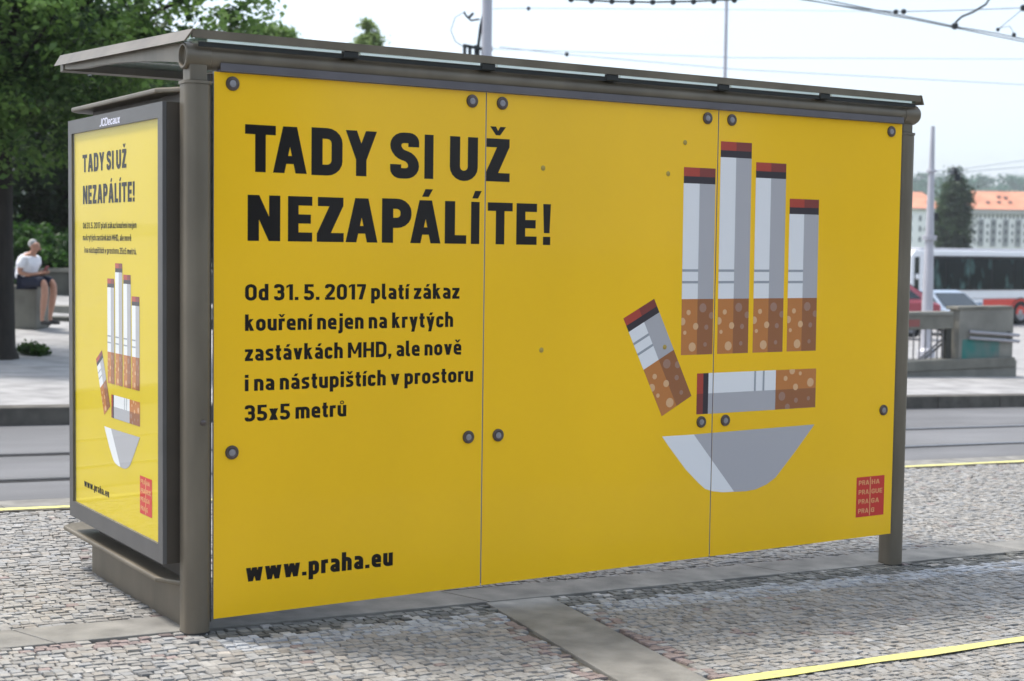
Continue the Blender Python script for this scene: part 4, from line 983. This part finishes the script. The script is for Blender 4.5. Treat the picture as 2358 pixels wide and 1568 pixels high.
mb = MB(); mb.lathe([(0, -.03), (.09, -.028), (.11, -.01), (.11, 0)], (.34, -.03, bz(637)), 1, 14); mb.build('mirror', M['white'], BUS, smooth=True)
def wheel(parent, x, y, r_, w_=.22):
    mb = MB(); mb.lathe([(r_*.62, -w_/2), (r_*.95, -w_/2), (r_, -w_*.35), (r_, w_*.35), (r_*.95, w_/2), (r_*.62, w_/2)], (x, y, r_), 1, 22); wh = mb.build('wheel', M['rubber'], parent, smooth=True)
    mb = MB(); mb.lathe([(0, -w_*.42), (r_*.2, -w_*.42), (r_*.55, -w_*.30), (r_*.63, -w_*.5)], (x, y, r_), 1, 18); mb.build('rim', M['alloy'], wh, smooth=True)
xw = onp(2349, 720, 1, q[1])[0]-q[0]
mb = MB(); mb.lathe([(.56, -.0295), (.60, -.0295), (.60, -.02)], (xw, 0, .48), 1, 24); mb.build('wheel_arch', M['rubber'], BUS)
for x in (xw, xw+5.6):
    wheel(BUS, x, .10, .48, .3); wheel(BUS, x, 2.3, .48, .3)
# ---- cars
def car(px_nose, Z, colm, label, rz=0., wid=1.75, L=4.3, Hc=1.48):
    q = at(px_nose, 700, Z); g0 = T(q[0], q[1]); r_ = empty('parked_car', (q[0], q[1], g0), rz); tag(r_, label, 'car', 'cars beyond the stair parapet')
    # x: nose at 0, tail at -L ; y 0..wid
    s = L/4.3; h = Hc/1.48; W2 = wid
    low = [(-.02, .32), (0, .55), (-.10, .72), (-.95, .93), (-1.25, .97), (-3.9, .99), (-4.28, .90), (-4.3, .45), (-4.2, .22), (-.1, .22)]
    mb = MB(); mb.prism([(x*s, z*h) for x, z in low], 1, 0, W2); mb.build('body', colm, r_, bevel=.07)
    g = [(-1.20, .965), (-1.95, 1.40), (-2.35, 1.48), (-3.3, 1.46), (-4.05, 1.0)]
    lo = [(x*s, z*h) for x, z in g]
    mb = MB(); n = len(lo)
    v = [(x, .12 + .13*(z/h-.96)/.5, z) for x, z in lo]+[(x, W2-.12-.13*(z/h-.96)/.5, z) for x, z in lo]
    mb.mesh(v, [tuple(range(n))]+[tuple(range(2*n-1, n-1, -1))]+[(i, i+1, n+i+1, n+i) for i in range(n-1)]); cab = mb.build('cabin', colm, r_, bevel=.03)
    for side in (0, 1):
        def sp(x, z):
            yy = .12+.13*(z-.96)/.5-.012
            return (x*s, yy if side == 0 else W2-yy, z*h)
        for poly in ([(-1.42, 1.02), (-2.0, 1.36), (-2.45, 1.42), (-2.5, 1.02)], [(-2.57, 1.02), (-2.52, 1.42), (-3.2, 1.40), (-3.72, 1.04)]):
            mb = MB(); mb.face([sp(*p) for p in poly]); mb.build('side_window', M['dglass'], r_, fixn=False)
        wheel(r_, -.82*s, .10 if side == 0 else W2-.10, .31); wheel(r_, -3.45*s, .10 if side == 0 else W2-.10, .31)
        mb = MB(); mb.box(-1.62*s, -.13 if side == 0 else W2-.02, .98*h, -1.45*s, .03 if side == 0 else W2+.13, 1.10*h); mb.build('wing_mirror', colm, r_, bevel=.02)
        mb = MB(); mb.box(-.12*s, .12 if side == 0 else W2-.42, .56*h, .012, .42 if side == 0 else W2-.12, .70*h); mb.build('headlight', M['alloy'], r_, bevel=.02)
    mb = MB(); mb.face([(-1.24*s+.02, .2, .99*h+.01), (-1.24*s+.02, W2-.2, .99*h+.01), (-1.93*s+.02, W2-.3, 1.39*h+.01), (-1.93*s+.02, .3, 1.39*h+.01)]); mb.build('windscreen', M['dglass'], r_, fixn=False)
    mb = MB(); mb.face([(-4.0*s-.02, .2, 1.04*h+.01), (-4.0*s-.02, W2-.2, 1.04*h+.01), (-3.36*s-.02, W2-.3, 1.43*h+.01), (-3.36*s-.02, .3, 1.43*h+.01)]); mb.build('rear_window', M['dglass'], r_, fixn=False)
    return r_
M['carblue'] = mat('light_blue_grey_car_paint', (.25, .31, .39), .3, .3, coat=.8); M['carred'] = mat('red_car_paint', (.55, .02, .02), .3, coat=.8); M['carmar'] = mat('maroon_car_paint', (.30, .05, .07), .3, coat=.8)
car(2212, 49., M['carblue'], 'light blue-grey car in front of the white bus, its bonnet above the concrete block', rz=R(-104))
car(1812, 47., M['carmar'], 'maroon car whose tail shows between the shelter post and the pale pole', rz=math.pi-YAW, Hc=1.66)

# ---- far buildings, poplar and hill
M['facade'] = mat('cream_facade', (.88, .87, .85), .9, 0, .05, .3); M['rooftile'] = mat('orange_roof_tiles', (.56, .24, .15), .9, 0, .18, .25, detail=8., stretch=(1, 1, 4))
M['farwin'] = mat('far_window', (.10, .11, .12), .3); M['greybay'] = mat('grey_recessed_bay', (.30, .31, .32), .8); M['cornice'] = mat('grey_cornice', (.33, .33, .31), .9)
ZF = 330.; kf = ZF/FPX
def building(px0, px1, py_eave, py_ridge, label, wins, bays=None, cornice=None, dormers=None, gable_left=False):
    q = at(px0, 590, ZF); r_ = empty('tenement_house', (q[0], q[1], GZ), -YAW); tag(r_, label, 'building', 'red-roofed houses on the horizon')
    W = (px1-px0)*kf; zz = lambda py_: 1.58+(590-py_)*kf-GZ; ze, zrg = zz(py_eave), zz(py_ridge); D = 14.
    mb = MB(); mb.box(0, 0, 0, W, D, ze); mb.build('wall', M['facade'], r_)
    mb = MB(); hp = 3. if gable_left else 0.
    v = [(-.4, -.5, ze+.01), (W+.4, -.5, ze+.01), (W+.4, D+.5, ze+.01), (-.4, D+.5, ze+.01), (hp*1.2, D/2, zrg), (W-hp, D/2, zrg)]
    mb.mesh(v, [(0, 1, 5, 4), (2, 3, 4, 5), (3, 0, 4), (1, 2, 5), (0, 3, 2, 1)]); rf = mb.build('roof', M['rooftile'], r_)
    for (a, b, c_, d_) in wins:
        mb = MB(); mb.box((a-px0)*kf, -.12, zz(d_), (b-px0)*kf, -.003, zz(c_)); mb.build('window', M['farwin'], r_)
    for (a, b, c_, d_) in (bays or []):
        mb = MB(); mb.box((a-px0)*kf, -.35, zz(d_), (b-px0)*kf, -.13, zz(c_)); by_ = mb.build('window_bay', M['greybay'], r_)
        for yy in np.arange(c_+5, d_-6, 19):
            mb = MB(); mb.box((a+2.2-px0)*kf, -.40, zz(yy+9), (b-2.2-px0)*kf, -.352, zz(yy)); mb.build('pane', M['farwin'], by_)
    for (c_, d_) in (cornice or []):
        mb = MB(); mb.box(-.2, -.6, zz(d_), W+.2, -.005, zz(c_)); mb.build('cornice', M['cornice'], r_)
    for (a, py_) in (dormers or []):
        mb = MB(); yy = (zz(py_)-ze)/(zrg-ze)*D/2; mb.box((a-px0)*kf-.35, yy-.8, zz(py_+2), (a-px0)*kf+.35, yy+.6, zz(py_-3)); mb.build('dormer', M['farwin'], rf)
    return r_
building(2060, 2170, 492, 450, 'small cream house with an orange hipped roof, directly right of the shelter post', [(2092+22*i, 2097+22*i, 507+24*j, 519+24*j) for i in range(3) for j in range(3)], cornice=[(490, 493)], gable_left=True)
bays = [(2250+28.5*i, 2262+28.5*i, 513, 575) for i in range(7)]
building(2222, 2460, 492, 446, 'long cream apartment house with a big orange tiled roof at the right edge', [(2232+28.5*i+d, 2235.5+28.5*i+d, 503, 511) for i in range(7) for d in (3, 12, 21)]+[(2241.5+28.5*i, 2245+28.5*i, 523+17*j, 532+17*j) for i in range(8) for j in range(3)], bays, [(499, 501.5), (490, 493)], [(2278, 474), (2304, 473), (2330, 473), (2310, 460), (2325, 462)])
q = at(2193, 590, 190); b_ = (q[0], q[1], GZ); Hp = 1.58+(589-390)*190/FPX-GZ; kp = 190/FPX
tree('poplar_tree', b_, [(.35, 0, Hp-1.4, .8, .8, 1.6), (.2, 0, Hp*.75, 1.7, 1.7, Hp*.16), (-.2, 0, Hp*.5, 2.1, 2.1, Hp*.28), (0, 0, Hp*.25, 2.3, 2.3, Hp*.25), (1.0, 0, Hp*.66, .9, 1, 2.2)], .3, 800, 42, .22, ((.022, .050, .030), (.07, .12, .05)), 'tall dark columnar tree in front of the orange roofs, right of the pale pole', limbs=4, clr=.75, hollow=.3)
# wooded hill
hl = MB(); ZH = 900.
prof = [(-1500, 20), (-600, 30), (-100, 42), (250, 50), (420, 47), (600, 44), (1000, 38), (1700, 22)]
def hz(s_): return float(np.interp(s_, [p[0] for p in prof], [p[1] for p in prof]))
M['hillm'] = mat('wooded_slope', (.03, .085, .04), .95, 0, .5, .03, detail=8.)
o0 = Vector((CAM[0], CAM[1], 0))+FH*ZH
S_ = list(range(-1500, 1701, 50))
for a, b in zip(S_, S_[1:]):
    for j in range(8):
        def hp_(s_, j): tt = j/8; return o0+RH*s_+FH*(tt*300-150)+Vector((0, 0, GZ+(hz(s_))*math.sin(min(1, tt*1.15)*math.pi/2)))
        hl.face([hp_(a, j), hp_(b, j), hp_(b, j+1), hp_(a, j+1)])
hill = tag(hl.build('hill', M['hillm'], smooth=True), kind='structure')
lob = []
for k in range(330):
    s_ = random.uniform(120, 480); tt = random.uniform(.25, 1); p = o0+RH*s_+FH*(tt*300-150)+Vector((0, 0, GZ+hz(s_)*math.sin(min(1, tt*1.15)*math.pi/2)))
    r__ = random.uniform(3.5, 7); lob.append((p.x, p.y, p.z+r__*.3, r__, r__, r__*.8))
fo, _ = leaves_mesh('forest', lob, 1800, 26, 1.0, ((.012, .07, .045), (.045, .16, .09)), None, 3.2, hollow=.6)
tag(fo, kind='stuff')

# ---- the air: light summer haze
hzm = bpy.data.materials.new('haze_air'); hzm.use_nodes = True; n_ = hzm.node_tree
n_.nodes.remove(n_.nodes['Principled BSDF']); pv = n_.nodes.new('ShaderNodeVolumePrincipled'); pv.inputs['Color'].default_value = (.93, .97, 1, 1); pv.inputs['Density'].default_value = .00032; pv.inputs['Anisotropy'].default_value = .3
n_.links.new(pv.outputs[0], n_.nodes['Material Output'].inputs['Volume'])
mb = MB(); mb.box(-2600, -2600, GZ-1.2, 2600, 2600, 75); tag(mb.build('haze', hzm), kind='stuff')
for o in bpy.data.objects:
    if '_abs' in o: del o['_abs']
